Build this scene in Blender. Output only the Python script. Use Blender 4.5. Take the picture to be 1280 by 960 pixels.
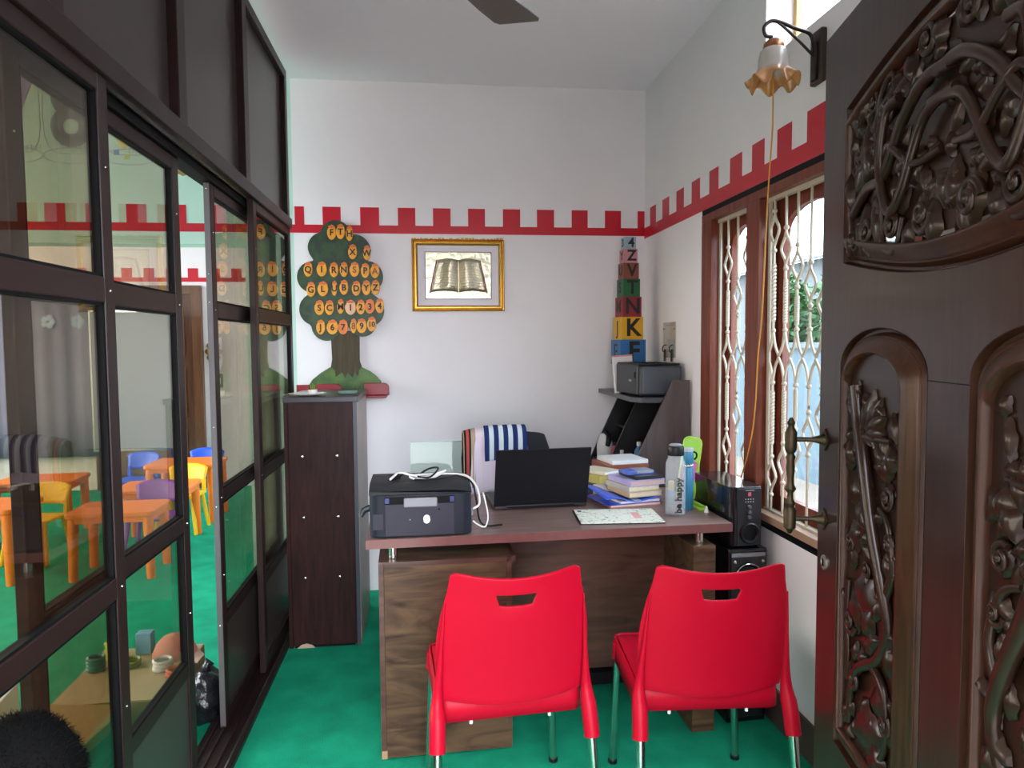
import bpy, bmesh, math, random
from mathutils import Vector, Matrix
random.seed(7)
R = math.radians
PI = math.pi
for o in list(bpy.data.objects): bpy.data.objects.remove(o)
SC = bpy.context.scene
COL = SC.collection

# ------------------------------------------------------------------ camera
cam_d = bpy.data.cameras.new('camera'); cam = bpy.data.objects.new('camera', cam_d); COL.objects.link(cam)
SC.camera = cam
YAW, PITCH, ROLL = R(6.588), R(3.371), R(0.4136)
fw = Vector((math.sin(YAW)*math.cos(PITCH), math.cos(YAW)*math.cos(PITCH), -math.sin(PITCH)))
rt = Vector((math.cos(YAW), -math.sin(YAW), 0)); dn = fw.cross(rt)
rx = math.cos(ROLL)*rt + math.sin(ROLL)*dn; dx = -math.sin(ROLL)*rt + math.cos(ROLL)*dn
m3 = Matrix((rx, -dx, -fw)).transposed()
cam.matrix_world = Matrix.Translation((0, 0, 1.45)) @ m3.to_4x4()
cam_d.sensor_width = 36; cam_d.lens = 890/1280*36; cam_d.clip_start = 0.02; cam_d.clip_end = 200

# ------------------------------------------------------------------ world, light, exposure
W = bpy.data.worlds.new('sky'); SC.world = W; W.use_nodes = True
bg = W.node_tree.nodes['Background']; bg.inputs[0].default_value = (0.90, 0.925, 1.0, 1); bg.inputs[1].default_value = 5.0
SC.view_settings.view_transform = 'Standard'; SC.view_settings.look = 'None'
SC.view_settings.gamma = 1; SC.view_settings.use_curve_mapping = False
SC.view_settings.exposure = 1.72

def portal(name, loc, rot, sx, sy):
    """an opening through which the sky lights the room"""
    l = bpy.data.lights.new(name, 'AREA'); l.shape = 'RECTANGLE'; l.size = sx; l.size_y = sy
    l.cycles.is_portal = True
    o = bpy.data.objects.new(name, l); COL.objects.link(o); o.location = loc; o.rotation_euler = rot
    return o
portal('doorway_daylight', (0.03, 0.25, 1.06), (R(90), 0, 0), 1.26, 2.12)          # points +y
portal('window_daylight', (1.47, 2.5, 1.38), (0, R(90), 0), 1.25, 1.5)               # points -x
portal('transom_daylight', (1.46, 2.15, 2.68), (0, R(90), 0), 0.36, 1.0)
portal('classroom_daylight', (-4.72, 2.35, 1.55), (0, R(-90), 0), 2.3, 2.9)           # points +x
portal('far_room_daylight', (-4.72, 5.85, 1.55), (0, R(-90), 0), 2.1, 2.5)

# ------------------------------------------------------------------ materials
MATS = {}
def nt(name):
    m = bpy.data.materials.new(name); m.use_nodes = True
    return m, m.node_tree, m.node_tree.nodes['Principled BSDF']
def mat(name, col, rough=0.5, metal=0.0, spec=0.5, var=0.06, scale=30, bump=0.0, bscale=200, coat=0.0, trans=0.0, ior=1.45, emit=None, sheen=0):
    if name in MATS: return MATS[name]
    m, t, b = nt(name); N = t.nodes; L = t.links
    b.inputs['Roughness'].default_value = rough; b.inputs['Metallic'].default_value = metal
    b.inputs['Specular IOR Level'].default_value = spec; b.inputs['Coat Weight'].default_value = coat
    b.inputs['Transmission Weight'].default_value = trans; b.inputs['IOR'].default_value = ior
    if sheen: b.inputs['Sheen Weight'].default_value = sheen
    tc = N.new('ShaderNodeTexCoord')
    no = N.new('ShaderNodeTexNoise'); no.inputs['Scale'].default_value = scale; no.inputs['Detail'].default_value = 4
    L.new(tc.outputs['Object'], no.inputs['Vector'])
    mx = N.new('ShaderNodeMix'); mx.data_type = 'RGBA'
    c = Vector(col)
    mx.inputs[6].default_value = (*[max(0, x*(1-var)) for x in c], 1); mx.inputs[7].default_value = (*[min(1, x*(1+var)) for x in c], 1)
    L.new(no.outputs['Fac'], mx.inputs[0]); L.new(mx.outputs[2], b.inputs['Base Color'])
    if bump:
        n2 = N.new('ShaderNodeTexNoise'); n2.inputs['Scale'].default_value = bscale; n2.inputs['Detail'].default_value = 3
        L.new(tc.outputs['Object'], n2.inputs['Vector'])
        bp = N.new('ShaderNodeBump'); bp.inputs['Strength'].default_value = bump; bp.inputs['Distance'].default_value = 0.01
        L.new(n2.outputs['Fac'], bp.inputs['Height']); L.new(bp.outputs['Normal'], b.inputs['Normal'])
    if emit:
        b.inputs['Emission Color'].default_value = (*emit[0], 1); b.inputs['Emission Strength'].default_value = emit[1]
    MATS[name] = m
    return m
def wood(name, dark, light, scale=(1, 1, 1), rough=0.35, spec=0.5, dist=3.0, band=6, bump=0.05, coat=0.0, mid=0.55):
    """streaky wood grain along the axis with the smallest scale"""
    if name in MATS: return MATS[name]
    m, t, b = nt(name); N = t.nodes; L = t.links
    tc = N.new('ShaderNodeTexCoord'); mp = N.new('ShaderNodeMapping'); mp.inputs['Scale'].default_value = scale
    L.new(tc.outputs['Object'], mp.inputs['Vector'])
    n1 = N.new('ShaderNodeTexNoise'); n1.inputs['Scale'].default_value = band; n1.inputs['Detail'].default_value = 6; n1.inputs['Distortion'].default_value = dist
    L.new(mp.outputs[0], n1.inputs['Vector'])
    cr = N.new('ShaderNodeValToRGB'); cr.color_ramp.elements[0].position = 0.3; cr.color_ramp.elements[1].position = mid+0.2
    cr.color_ramp.elements[0].color = (*dark, 1); cr.color_ramp.elements[1].color = (*light, 1)
    L.new(n1.outputs['Fac'], cr.inputs[0]); L.new(cr.outputs[0], b.inputs['Base Color'])
    b.inputs['Roughness'].default_value = rough; b.inputs['Specular IOR Level'].default_value = spec; b.inputs['Coat Weight'].default_value = coat
    b.inputs['Coat Roughness'].default_value = 0.12
    bp = N.new('ShaderNodeBump'); bp.inputs['Strength'].default_value = bump; bp.inputs['Distance'].default_value = 0.004
    L.new(n1.outputs['Fac'], bp.inputs['Height']); L.new(bp.outputs['Normal'], b.inputs['Normal'])
    MATS[name] = m
    return m
def glass(name, tint=(0.9, 0.92, 0.86), boost=1.0, rough=0.0):
    """clear pane: Schlick reflection over tinted see-through"""
    if name in MATS: return MATS[name]
    m = bpy.data.materials.new(name); m.use_nodes = True; t = m.node_tree; N = t.nodes; L = t.links; N.clear()
    out = N.new('ShaderNodeOutputMaterial'); mix = N.new('ShaderNodeMixShader')
    tr = N.new('ShaderNodeBsdfTransparent'); tr.inputs[0].default_value = (*tint, 1)
    gl = N.new('ShaderNodeBsdfGlossy'); gl.inputs['Roughness'].default_value = rough
    geo = N.new('ShaderNodeNewGeometry'); dot = N.new('ShaderNodeVectorMath'); dot.operation = 'DOT_PRODUCT'
    L.new(geo.outputs['Incoming'], dot.inputs[0]); L.new(geo.outputs['Normal'], dot.inputs[1])
    def mth(op, a, b_=None):
        n = N.new('ShaderNodeMath'); n.operation = op
        for i, v in enumerate((a, b_)):
            if v is None: continue
            if isinstance(v, (int, float)): n.inputs[i].default_value = v
            else: L.new(v, n.inputs[i])
        return n.outputs[0]
    c = mth('ABSOLUTE', dot.outputs['Value']); k = mth('POWER', mth('SUBTRACT', 1.0, c), 5.0)
    f = mth('MULTIPLY', mth('ADD', mth('MULTIPLY', k, 0.96), 0.04), boost)
    L.new(f, mix.inputs[0]); L.new(tr.outputs[0], mix.inputs[1]); L.new(gl.outputs[0], mix.inputs[2]); L.new(mix.outputs[0], out.inputs[0])
    MATS[name] = m
    return m

def alpha_mat(name, col, al, rough=0.12):
    m = mat(name, col, rough, var=0.02); m.node_tree.nodes['Principled BSDF'].inputs['Alpha'].default_value = al
    return m
M_wall = mat('wall_paint', (0.79, 0.76, 0.785), 0.6, var=0.03, scale=4, bump=0.04, bscale=120)
M_ceil = mat('ceiling_paint', (0.88, 0.825, 0.89), 0.7, var=0.02, scale=3)
M_red = mat('red_paint', (0.52, 0.005, 0.02), 0.35, var=0.06, scale=20)
M_carpet = mat('green_carpet', (0.012, 0.34, 0.185), 0.95, spec=0.1, var=0.42, scale=7, bump=0.6, bscale=300)
M_brownalu = mat('brown_aluminium', (0.021, 0.011, 0.010), 0.38, var=0.1, scale=12, spec=0.25)
M_darkpanel = mat('dark_laminate', (0.046, 0.035, 0.032), 0.28, var=0.2, scale=2.5, spec=0.3)
M_rubber = mat('black_rubber', (0.004, 0.004, 0.005), 0.6, spec=0.15)
M_black = mat('black_plastic', (0.009, 0.009, 0.011), 0.4, spec=0.3, var=0.1)
M_pane = glass('partition_glass', (0.84, 0.79, 0.70), 1.2)
M_wpane = glass('window_glass', (0.75, 0.83, 0.86), 1.0)
M_steel = mat('steel', (0.62, 0.62, 0.60), 0.22, metal=1.0)
M_white = mat('white_plastic', (0.8, 0.8, 0.8), 0.4)
M_doorwood = wood('carved_door_wood', (0.014, 0.0065, 0.005), (0.028, 0.013, 0.010), (8, 8, 1.0), 0.36, 0.2, 1.5, 5, 0.05, coat=0.30)
M_mould = wood('moulding_wood', (0.016, 0.006, 0.003), (0.042, 0.016, 0.008), (9, 9, 1.0), 0.34, 0.2, 1.2, 5, 0.05, coat=0.10)
M_carve = mat('carving_varnish', (0.015, 0.0065, 0.004), 0.30, spec=0.25, var=0.45, scale=30, coat=0.14)
M_cab = wood('cabinet_wood', (0.016, 0.006, 0.006), (0.036, 0.013, 0.012), (14, 14, 1.2), 0.4, 0.15, 0.8, 4, 0.03)
M_desk = wood('desk_laminate', (0.035, 0.017, 0.014), (0.18, 0.105, 0.056), (1.0, 4, 5), 0.36, 0.2, 2.2, 2.6, 0.03, mid=0.6)
M_desktop = wood('desk_top_laminate', (0.15, 0.085, 0.075), (0.28, 0.185, 0.165), (1.0, 9, 9), 0.3, 0.35, 0.8, 4, 0.02)  # base lightened to stand in for light reflected from window and walls
M_deskdark = wood('desk_dark_laminate', (0.050, 0.019, 0.015), (0.13, 0.058, 0.042), (1.2, 8, 8), 0.35, 0.5, 1.0, 3, 0.03)
M_winwood = wood('window_wood', (0.10, 0.020, 0.010), (0.21, 0.050, 0.026), (9, 9, 0.8), 0.36, 0.2, 0.7, 4, 0.03, coat=0.06)
M_cream = mat('cream_enamel', (0.47, 0.40, 0.31), 0.35, var=0.04)
M_chairred = mat('red_moulded_plastic', (0.44, 0.0025, 0.020), 0.42, spec=0.2, var=0.04, scale=15)

# ------------------------------------------------------------------ mesh helpers
class MB:
    def __init__(s): s.bm = bmesh.new()
    def box(s, x0, x1, y0, y1, z0, z1, mtx=None):
        v = [s.bm.verts.new((x, y, z)) for z in (z0, z1) for y in (y0, y1) for x in (x0, x1)]
        for f in ((0, 2, 3, 1), (4, 5, 7, 6), (0, 1, 5, 4), (2, 6, 7, 3), (0, 4, 6, 2), (1, 3, 7, 5)): s.bm.faces.new([v[i] for i in f])
        if mtx is not None: bmesh.ops.transform(s.bm, matrix=mtx, verts=v)
        return s
    def prism(s, poly, z0, z1, mtx=None):
        a = [s.bm.verts.new((x, y, z0)) for x, y in poly]; b = [s.bm.verts.new((x, y, z1)) for x, y in poly]; n = len(poly)
        s.bm.faces.new(a[::-1]); s.bm.faces.new(b)
        for i in range(n): s.bm.faces.new((a[i], a[(i+1) % n], b[(i+1) % n], b[i]))
        if mtx is not None: bmesh.ops.transform(s.bm, matrix=mtx, verts=a+b)
        return s
    def tube(s, pts, r, n=8, caps=True, twist=0.0, sq=False):
        pts = [Vector(p) for p in pts]; k = len(pts)
        rr = r if isinstance(r, (list, tuple)) else [r]*k
        rings = []; prev = None
        for i, p in enumerate(pts):
            d = (pts[min(i+1, k-1)]-pts[max(i-1, 0)])
            d = d.normalized() if d.length > 1e-9 else Vector((0, 0, 1))
            if prev is None:
                a = Vector((1, 0, 0)) if abs(d.x) < 0.9 else Vector((0, 1, 0))
                a = (a-d*a.dot(d)).normalized()
            else:
                a = (prev-d*prev.dot(d)); a = a.normalized() if a.length > 1e-6 else prev
            prev = a; b = d.cross(a); ring = []
            for j in range(n):
                t = 2*PI*j/n+twist*i
                ring.append(s.bm.verts.new(p+rr[i]*(math.cos(t)*a+math.sin(t)*b)))
            rings.append(ring)
        for i in range(k-1):
            for j in range(n): s.bm.faces.new((rings[i][j], rings[i][(j+1) % n], rings[i+1][(j+1) % n], rings[i+1][j]))
        if caps: s.bm.faces.new(rings[0][::-1]); s.bm.faces.new(rings[-1])
        return s
    def lathe(s, prof, n=24, c=(0, 0, 0), mtx=None, closed=True):
        rings = []; allv = []
        for r, z in prof:
            ring = [s.bm.verts.new((c[0]+max(r, 1e-4)*math.cos(2*PI*j/n), c[1]+max(r, 1e-4)*math.sin(2*PI*j/n), c[2]+z)) for j in range(n)]
            rings.append(ring); allv += ring
        for i in range(len(prof)-1):
            for j in range(n): s.bm.faces.new((rings[i][j], rings[i][(j+1) % n], rings[i+1][(j+1) % n], rings[i+1][j]))
        if closed: s.bm.faces.new(rings[0][::-1]); s.bm.faces.new(rings[-1])
        if mtx is not None: bmesh.ops.transform(s.bm, matrix=mtx, verts=allv)
        return s
    def ball(s, c, r, n=12, m=8, mtx=None, sc=(1, 1, 1)):
        M = Matrix.Translation(c) @ (mtx if mtx is not None else Matrix()) @ Matrix.Diagonal((r*sc[0], r*sc[1], r*sc[2], 1))
        bmesh.ops.create_uvsphere(s.bm, u_segments=n, v_segments=m, radius=1, matrix=M)
        return s
    def grid(s, f, nu, nv, skip=None):
        V = [[s.bm.verts.new(f(i/nu, j/nv)) for j in range(nv+1)] for i in range(nu+1)]
        for i in range(nu):
            for j in range(nv):
                if skip and skip(i, j): continue
                s.bm.faces.new((V[i][j], V[i+1][j], V[i+1][j+1], V[i][j+1]))
        return s
    def loft(s, loops, close=True):
        rings = [[s.bm.verts.new(p) for p in lp] for lp in loops]; n = len(rings[0])
        for a, b in zip(rings, rings[1:]):
            for j in range(n if close else n-1): s.bm.faces.new((a[j], a[(j+1) % n], b[(j+1) % n], b[j]))
        return s
    def build(s, name, m, parent=None, smooth=False, bevel=0.0, solid=0.0, seg=2, sub=0, recalc=True, ang=40):
        if recalc: bmesh.ops.recalc_face_normals(s.bm, faces=s.bm.faces)
        me = bpy.data.meshes.new(name); s.bm.to_mesh(me); s.bm.free()
        return link(name, me, m, parent, smooth, bevel, solid, seg, sub, ang)
def link(name, me, m, parent=None, smooth=False, bevel=0.0, solid=0.0, seg=2, sub=0, ang=40):
    o = bpy.data.objects.new(name, me); COL.objects.link(o)
    if m: me.materials.append(m)
    if parent: o.parent = parent
    if smooth:
        me.polygons.foreach_set('use_smooth', [True]*len(me.polygons))
        if smooth != 'all':
            try: me.set_sharp_from_angle(angle=R(ang))
            except Exception: pass
    if solid:
        md = o.modifiers.new('solid', 'SOLIDIFY'); md.thickness = solid; md.offset = 0
    if bevel:
        md = o.modifiers.new('bevel', 'BEVEL'); md.width = bevel; md.segments = seg; md.limit_method = 'ANGLE'
    if sub:
        md = o.modifiers.new('sub', 'SUBSURF'); md.levels = sub; md.render_levels = sub
    return o
def B(name, x0, x1, y0, y1, z0, z1, m, parent=None, bevel=0.0):
    return MB().box(x0, x1, y0, y1, z0, z1).build(name, m, parent, bevel=bevel)
def thing(name, label=None, cat=None, loc=(0, 0, 0), rz=0, group=None, kind=None):
    o = bpy.data.objects.new(name, None); COL.objects.link(o); o.empty_display_size = 0.05
    o.location = loc; o.rotation_euler = (0, 0, rz)
    return tag(o, label, cat, group, kind)
def tag(o, label=None, cat=None, group=None, kind=None):
    if label: o['label'] = label
    if cat: o['category'] = cat
    if group: o['group'] = group
    if kind: o['kind'] = kind
    return o
def struct(o, label, cat=None): return tag(o, label, cat or o.name.split('_')[0].split('.')[0], None, 'structure')
def to_mesh(ob):
    COL.objects.link(ob); dg = bpy.context.evaluated_depsgraph_get(); dg.update()
    me = bpy.data.meshes.new_from_object(ob.evaluated_get(dg)); d = ob.data
    bpy.data.objects.remove(ob); bpy.data.curves.remove(d)
    return me
XZ = Matrix.Rotation(R(90), 4, 'X')      # plan (x, y, z) -> upright (x, -z, y): faces -y
def plate(name, loops, th, m, parent=None, mtx=None, bevel=0.0, smooth=False):
    """flat board cut to outline loops (holes included), thickness th, standing upright facing -y by default"""
    cu = bpy.data.curves.new(name, 'CURVE'); cu.dimensions = '2D'; cu.fill_mode = 'BOTH'; cu.extrude = max(th/2-bevel, 0); cu.bevel_depth = bevel; cu.bevel_resolution = 1
    if bevel: cu.offset = -bevel
    for lp in loops:
        sp = cu.splines.new('POLY'); sp.points.add(len(lp)-1); sp.use_cyclic_u = True
        for p, q in zip(sp.points, lp): p.co = (q[0], q[1], 0, 1)
    me = to_mesh(bpy.data.objects.new(name, cu)); me.name = name
    me.materials.clear()
    me.transform((mtx if mtx is not None else Matrix()) @ XZ)
    return link(name, me, m, parent, smooth)
TXT = {}
def text(name, s, size, m, parent, mtx, th=0.0015, bold=0.0, sx=1.0):
    """raised lettering, centred; upright facing -y by default"""
    k = (s, size, th, bold, sx)
    if k not in TXT:
        cu = bpy.data.curves.new(name, 'FONT'); cu.body = s; cu.size = size; cu.extrude = th/2; cu.align_x = 'CENTER'; cu.align_y = 'CENTER'; cu.offset = bold; cu.resolution_u = 3
        me = to_mesh(bpy.data.objects.new(name, cu)); me.materials.clear(); me.transform(XZ @ Matrix.Diagonal((sx, 1, 1, 1))); TXT[k] = me
    me = TXT[k].copy(); me.name = name; me.transform(mtx)
    return link(name, me, m, parent)
def T(x, y, z): return Matrix.Translation((x, y, z))
def RZ(a): return Matrix.Rotation(a, 4, 'Z')
def copy_tree(o, parent=None):
    c = o.copy(); COL.objects.link(c); c.parent = parent
    for ch in list(o.children): copy_tree(ch, c)
    return c
def arc(cx, cy, rx_, ry_, a0, a1, n): return [(cx+rx_*math.cos(a0+(a1-a0)*i/n), cy+ry_*math.sin(a0+(a1-a0)*i/n)) for i in range(n+1)]
def rrect(x0, x1, y0, y1, r, n=5):
    p = []
    for cx, cy, a in ((x1-r, y1-r, 0), (x0+r, y1-r, 90), (x0+r, y0+r, 180), (x1-r, y0+r, 270)): p += arc(cx, cy, r, r, R(a), R(a+90), n)
    return p
def spline(pts, n=6):
    P = [Vector(p) for p in pts]; out = []
    for i in range(len(P)-1):
        p0, p1, p2, p3 = P[max(i-1, 0)], P[i], P[i+1], P[min(i+2, len(P)-1)]
        for k in range(n):
            t = k/n
            out.append(0.5*((2*p1)+(p2-p0)*t+(2*p0-5*p1+4*p2-p3)*t*t+(3*p1-p0-3*p2+p3)*t**3))
    return out+[P[-1]]
def cable(name, pts, r, m, label, cat, parent=None, n=8, k=6):
    o = MB().tube(spline(pts, k), r, n).build(name, m, parent, smooth='all')
    return tag(o, label, cat) if label else o

# ================================================================== SETTING
XR, YB, ZC = 1.285, 4.175, 2.925          # right wall, back wall, ceiling
struct(B('floor', -4.75, 1.45, 0.25, 7.65, -0.12, 0, M_carpet), 'bright green carpet covering the whole floor')
struct(B('ceiling', -4.75, 1.45, 0.25, 7.65, ZC, ZC+0.12, M_ceil), 'plain grey white painted ceiling')
wall_back = struct(B('wall_back', -0.752, XR+0.15, YB, YB+0.15, 0, ZC, M_wall), 'white back wall of the office with red battlement stripe')
M_mint = mat('mint_bounce_paint', (0.50, 0.71, 0.63), 0.6, var=0.03, scale=4)  # mint light bounced off the green carpet is put into this wall colour
wall_mint = struct(MB().box(-1.02, -0.752, YB, YB+0.15, 0, ZC).box(-4.6, -1.02, YB, YB+0.15, 2.007, ZC).box(-4.6, -3.9, YB, YB+0.15, 0, 2.007).build('wall_beam', M_mint), 'classroom wall and beam coloured mint for bounced light, over the wide opening to the far room')
wr = MB()
ya, yb, za, zb = 1.72, 3.256, 0.725, 2.056     # window opening
va, vb, vz0, vz1 = 1.70, 2.644, 2.505, 2.86    # transom opening
wr.box(XR, XR+0.16, yb, YB, 0, ZC).box(XR, XR+0.16, 0.25, va, 0, ZC).box(XR, XR+0.16, va, yb, 0, za)
wr.box(XR, XR+0.16, va, ya, za, zb).box(XR, XR+0.16, va, yb, zb, vz0).box(XR, XR+0.16, vb, yb, vz0, ZC).box(XR, XR+0.16, va, vb, vz1, ZC)
wall_right = struct(wr.build('wall_right', M_wall), 'white side wall around the grilled window')
wf = MB().box(0.66, XR, 0.25, 0.45, 0, ZC).box(-4.6, -0.60, 0.25, 0.45, 0, ZC).box(-0.60, 0.66, 0.25, 0.45, 2.13, ZC)
struct(wf.build('wall_front', M_wall), 'white front wall with the open main doorway')
wl = MB()
for y0, y1, z0, z1 in ((0.25, 0.9, 0, ZC), (0.9, 3.8, 0, 0.4), (0.9, 3.8, 2.7, ZC), (3.8, 4.6, 0, ZC), (4.6, 7.1, 0, 0.5), (4.6, 7.1, 2.6, ZC), (7.1, 7.65, 0, ZC)):
    wl.box(-4.75, -4.6, y0, y1, z0, z1)
struct(wl.build('wall_classroom', M_wall), 'white outer wall of the classroom with daylight openings')
struct(B('wall_far', -4.75, -0.87, 7.5, 7.65, 0, ZC, M_wall), 'white far wall beyond the classroom opening')
struct(B('wall_corridor', -1.02, -0.87, YB+0.15, 7.5, 0, ZC, M_wall), 'white side wall of the far room')

# red battlement stripes
def stripe(name, spans, x0, x1, y, zb_, zt_, zm_, label, M=None):
    b = MB().box(x0, x1, y-0.002, y+0.001, zb_, zt_)
    for a, c in spans: b.box(a, c, y-0.002, y+0.001, zt_-0.0005, zm_)
    o = b.build(name, M_red)
    if M is not None: o.data.transform(M)
    return struct(o, label, 'stripe')
sp = [(-0.744, -0.692), (-0.59, -0.49), (-0.381, -0.275), (-0.169, -0.07), (0.031, 0.132), (0.233, 0.331), (0.436, 0.537), (0.636, 0.738), (0.843, 0.939), (1.043, 1.14), (1.242, 1.2835)]
sp += [(-1.013-0.21*i, -0.908-0.21*i) for i in range(16)]
stripe('trim_1', sp, -4.6, XR-0.002, YB, 2.075, 2.121, 2.222, 'red painted battlement stripe along the back wall')
spr = [(-4.062, -3.961), (-3.843, -3.735), (-3.619, -3.515), (-3.402, -3.298), (-3.181, -3.08), (-2.955, -2.84), (-2.746, -2.643), (-2.54, -2.435), (-2.33, -2.221), (-2.11, -2.005), (-1.89, -1.785), (-1.67, -1.565)]
# built along x=-y, then turned onto the right wall (facing -x)
stripe('trim_2', spr, -YB+0.001, -0.5, 0.0, 2.058, 2.121, 2.222, 'red painted battlement stripe above the grilled window', T(XR, 0, 0) @ RZ(R(-90)))
stripe('trim_3', [(-2.39-0.21*i+0.21*3, -2.29-0.21*i+0.21*3) for i in range(13)], -4.6, -1.02, 7.5, 2.075, 2.118, 2.21, 'red painted battlement stripe on the far wall')

# baseboard tiles, right wall
M_tile = mat('brown_skirting_tile', (0.075, 0.045, 0.04), 0.3, var=0.35, scale=14)
bb = thing('baseboard_right', None, None); struct(bb, 'mottled brown stone skirting tiles along the window wall', 'baseboard')
yy = 0.6
while yy < 4.1:
    B('tile', XR-0.012, XR, yy, min(yy+0.296, YB), 0.0, 0.138, M_tile, bb, 0.002); yy += 0.30

# painted numerals on the classroom part of the back wall
M_n7 = mat('numeral_purple', (0.22, 0.15, 0.30), 0.6); M_n8 = mat('numeral_grey', (0.09, 0.105, 0.09), 0.6); M_n9 = mat('numeral_yellow', (0.80, 0.50, 0.02), 0.6)
M_ink = mat('thin_grey_ink', (0.35, 0.36, 0.33), 0.7); M_bluei = mat('blue_ink', (0.06, 0.17, 0.5), 0.6)
for s_, x_, m_ in (('7', -2.205, M_n7), ('8', -1.91, M_n8), ('9', -1.615, M_n9)):
    text('painted_numeral', s_, 0.50, m_, wall_mint, T(x_, YB-0.0015, 2.685), 0.002, 0.012, 0.86)
    lp = [(x_+0.135*math.cos(a)*(1 if abs(math.cos(a)) < .99 else 1), 2.70+0.215*math.sin(a)) for a in [2*PI*i/40 for i in range(41)]]
    ou = [(x_+0.14*abs(math.cos(a))**.5*(1 if math.cos(a) > 0 else -1), YB-0.001, 2.70+0.215*abs(math.sin(a))**.6*(1 if math.sin(a) > 0 else -1)) for a in [2*PI*i/48 for i in range(49)]]
    MB().tube(ou, 0.0018, 4).build('numeral_outline', M_ink, wall_mint)
    ov = [(x_+0.145*math.cos(a), YB-0.001, 2.475+0.042*math.sin(a)) for a in [2*PI*i/40 for i in range(41)]]
    MB().tube(ov, 0.0018, 4).build('numeral_plinth', M_ink, wall_mint)
    sq = MB()
    for i in range(6):
        xx = x_+0.0+0.026*i*0.9; zz = 2.50+0.012*(i % 2)
        sq.tube([(xx, YB-0.001, zz), (xx+.02, YB-0.001, zz), (xx+.02, YB-0.001, zz+.022), (xx, YB-0.001, zz+.022), (xx, YB-0.001, zz)], 0.0016, 4)
    sq.build('numeral_doodle', M_ink, wall_mint)
B('colour_square', -1.695, -1.668, YB-0.002, YB+0.001, 2.485, 2.512, M_bluei, wall_mint)
B('colour_square', -1.640, -1.613, YB-0.002, YB+0.001, 2.462, 2.489, mat('lime_ink', (0.5, 0.55, 0.05), 0.6), wall_mint)

# ------------------------------------------------------------------ glass partition (left)
PA, PBk = -0.72, -0.76           # faces of the fixed frame
Y0, Y1 = 0.46, 3.90
pw = thing('wall_left'); struct(pw, 'dark brown framed glass partition wall between office and classroom', 'partition')
def frame_bar(nm, y0, y1, z0, z1, xa=PBk, xb=PA, m=M_brownalu, p=pw): return B(nm, xa, xb, y0, y1, z0, z1, m, p, 0.003)
ZT = 2.865
frame_bar('top_rail', Y0, Y1, ZT-0.045, ZT)
frame_bar('head_rail', Y0, Y1, 2.052, 2.105, PBk-0.02, PA+0.012)
frame_bar('head_track', Y0, Y1, 2.022, 2.052, -0.81, -0.752, M_rubber)
MB().box(-0.742, -0.738, Y0, Y1, 2.046, 2.0525).build('track_lip', M_steel, pw)
frame_bar('end_post', Y1-0.055, Y1, 0, ZT-0.045)
for y in (0.75, 1.49, 2.225, 2.99): frame_bar('upper_post', y, y+0.07, 2.105, ZT-0.045, PBk, PA+0.004)
ys = [0.46, 0.82, 1.56, 2.295, 3.06, 3.845]; ye = [0.75, 1.49, 2.225, 2.99, 3.845]
for a, c in zip(ys, ye): B('upper_panel', -0.758, -0.745, a if a > .5 else .46, c, 2.105, ZT-0.045, M_darkpanel, pw)
frame_bar('floor_track', Y0, Y1, 0.0, 0.022, -0.84, -0.685)
for x in (-0.81, -0.775, -0.735, -0.70): MB().box(x-0.003, x+0.003, Y0, Y1, 0.022, 0.034).build('track_rib', M_steel if x > -.72 else M_brownalu, pw)
BARS = (0.03, 0.09), (0.405, 0.455), (0.862, 0.918), (1.545, 1.600), (2.012, 2.052)
def glazed(par, y0, y1, xa, xb, stile=0.05, first=True, last=True, top=2.052):
    """stiles, rails, three panes and a kick panel"""
    xm = (xa+xb)/2
    if first: B('stile', xa, xb, y0, y0+stile, 0.03, top, M_brownalu, par, 0.003)
    if last: B('stile', xa, xb, y1-stile, y1, 0.03, top, M_brownalu, par, 0.003)
    a = y0+(stile if first else 0); c = y1-(stile if last else 0)
    zz = [(0.034, 0.09), (0.405, 0.452), (0.866, 0.916), (1.545, 1.602), (top-0.04, top)]
    for z0, z1 in zz: B('rail', xa, xb, a, c, z0, z1, M_brownalu, par, 0.003)
    B('kick_panel', xm-0.005, xm+0.005, a, c, 0.09, 0.405, M_darkpanel, par)
    for (p, q) in ((0.452, 0.866), (0.916, 1.545), (1.602, top-0.04)):
        B('pane', xm-0.002, xm+0.002, a, c, p, q, M_pane, par)
        g = MB()   # black gasket round the pane
        for y_ in (a, c-0.009): g.box(xm-0.010, xm+0.010, y_, y_+0.007, p, q)
        for z_ in (p, q-0.006): g.box(xm-0.010, xm+0.010, a, c, z_, z_+0.006)
        g.build('gasket', M_rubber, par)
    for z_ in (0.60, 0.888, 1.573, 1.85):
        for y_ in ([y0+stile/2] if first else [])+([y1-stile/2] if last else []):
            MB().ball((xb, y_, z_), 0.0028, 8, 6).build('screw', M_steel, par)
glazed(pw, 0.50, 1.750, -0.746, PA, 0.050)                 # fixed bay by the doorway
glazed(pw, 3.10, Y1-0.055, -0.746, PA, 0.055, True, False) # fixed bay by the back wall
d1 = thing('door_1'); struct(d1, 'brown framed sliding glass door, the leaf towards the main doorway', 'door')
glazed(d1, 1.425, 2.342, -0.788, -0.765, 0.055, top=2.022)
d2 = thing('door_2'); struct(d2, 'brown framed sliding glass door, the leaf towards the back wall', 'door')
glazed(d2, 2.664, 3.76, -0.788, -0.765, 0.048, top=2.022)
B('edge_strip', -0.786, -0.767, 2.660, 2.664, 0.04, 2.02, mat('brushed_edge', (0.16, 0.14, 0.145), 0.35, metal=0.5), d2)
for z_ in (0.42, 0.86, 1.15, 1.60, 1.70, 2.0): MB().ball((-0.776, 2.660, z_), 0.003, 8, 6).build('screw', M_steel, d2)

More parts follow.
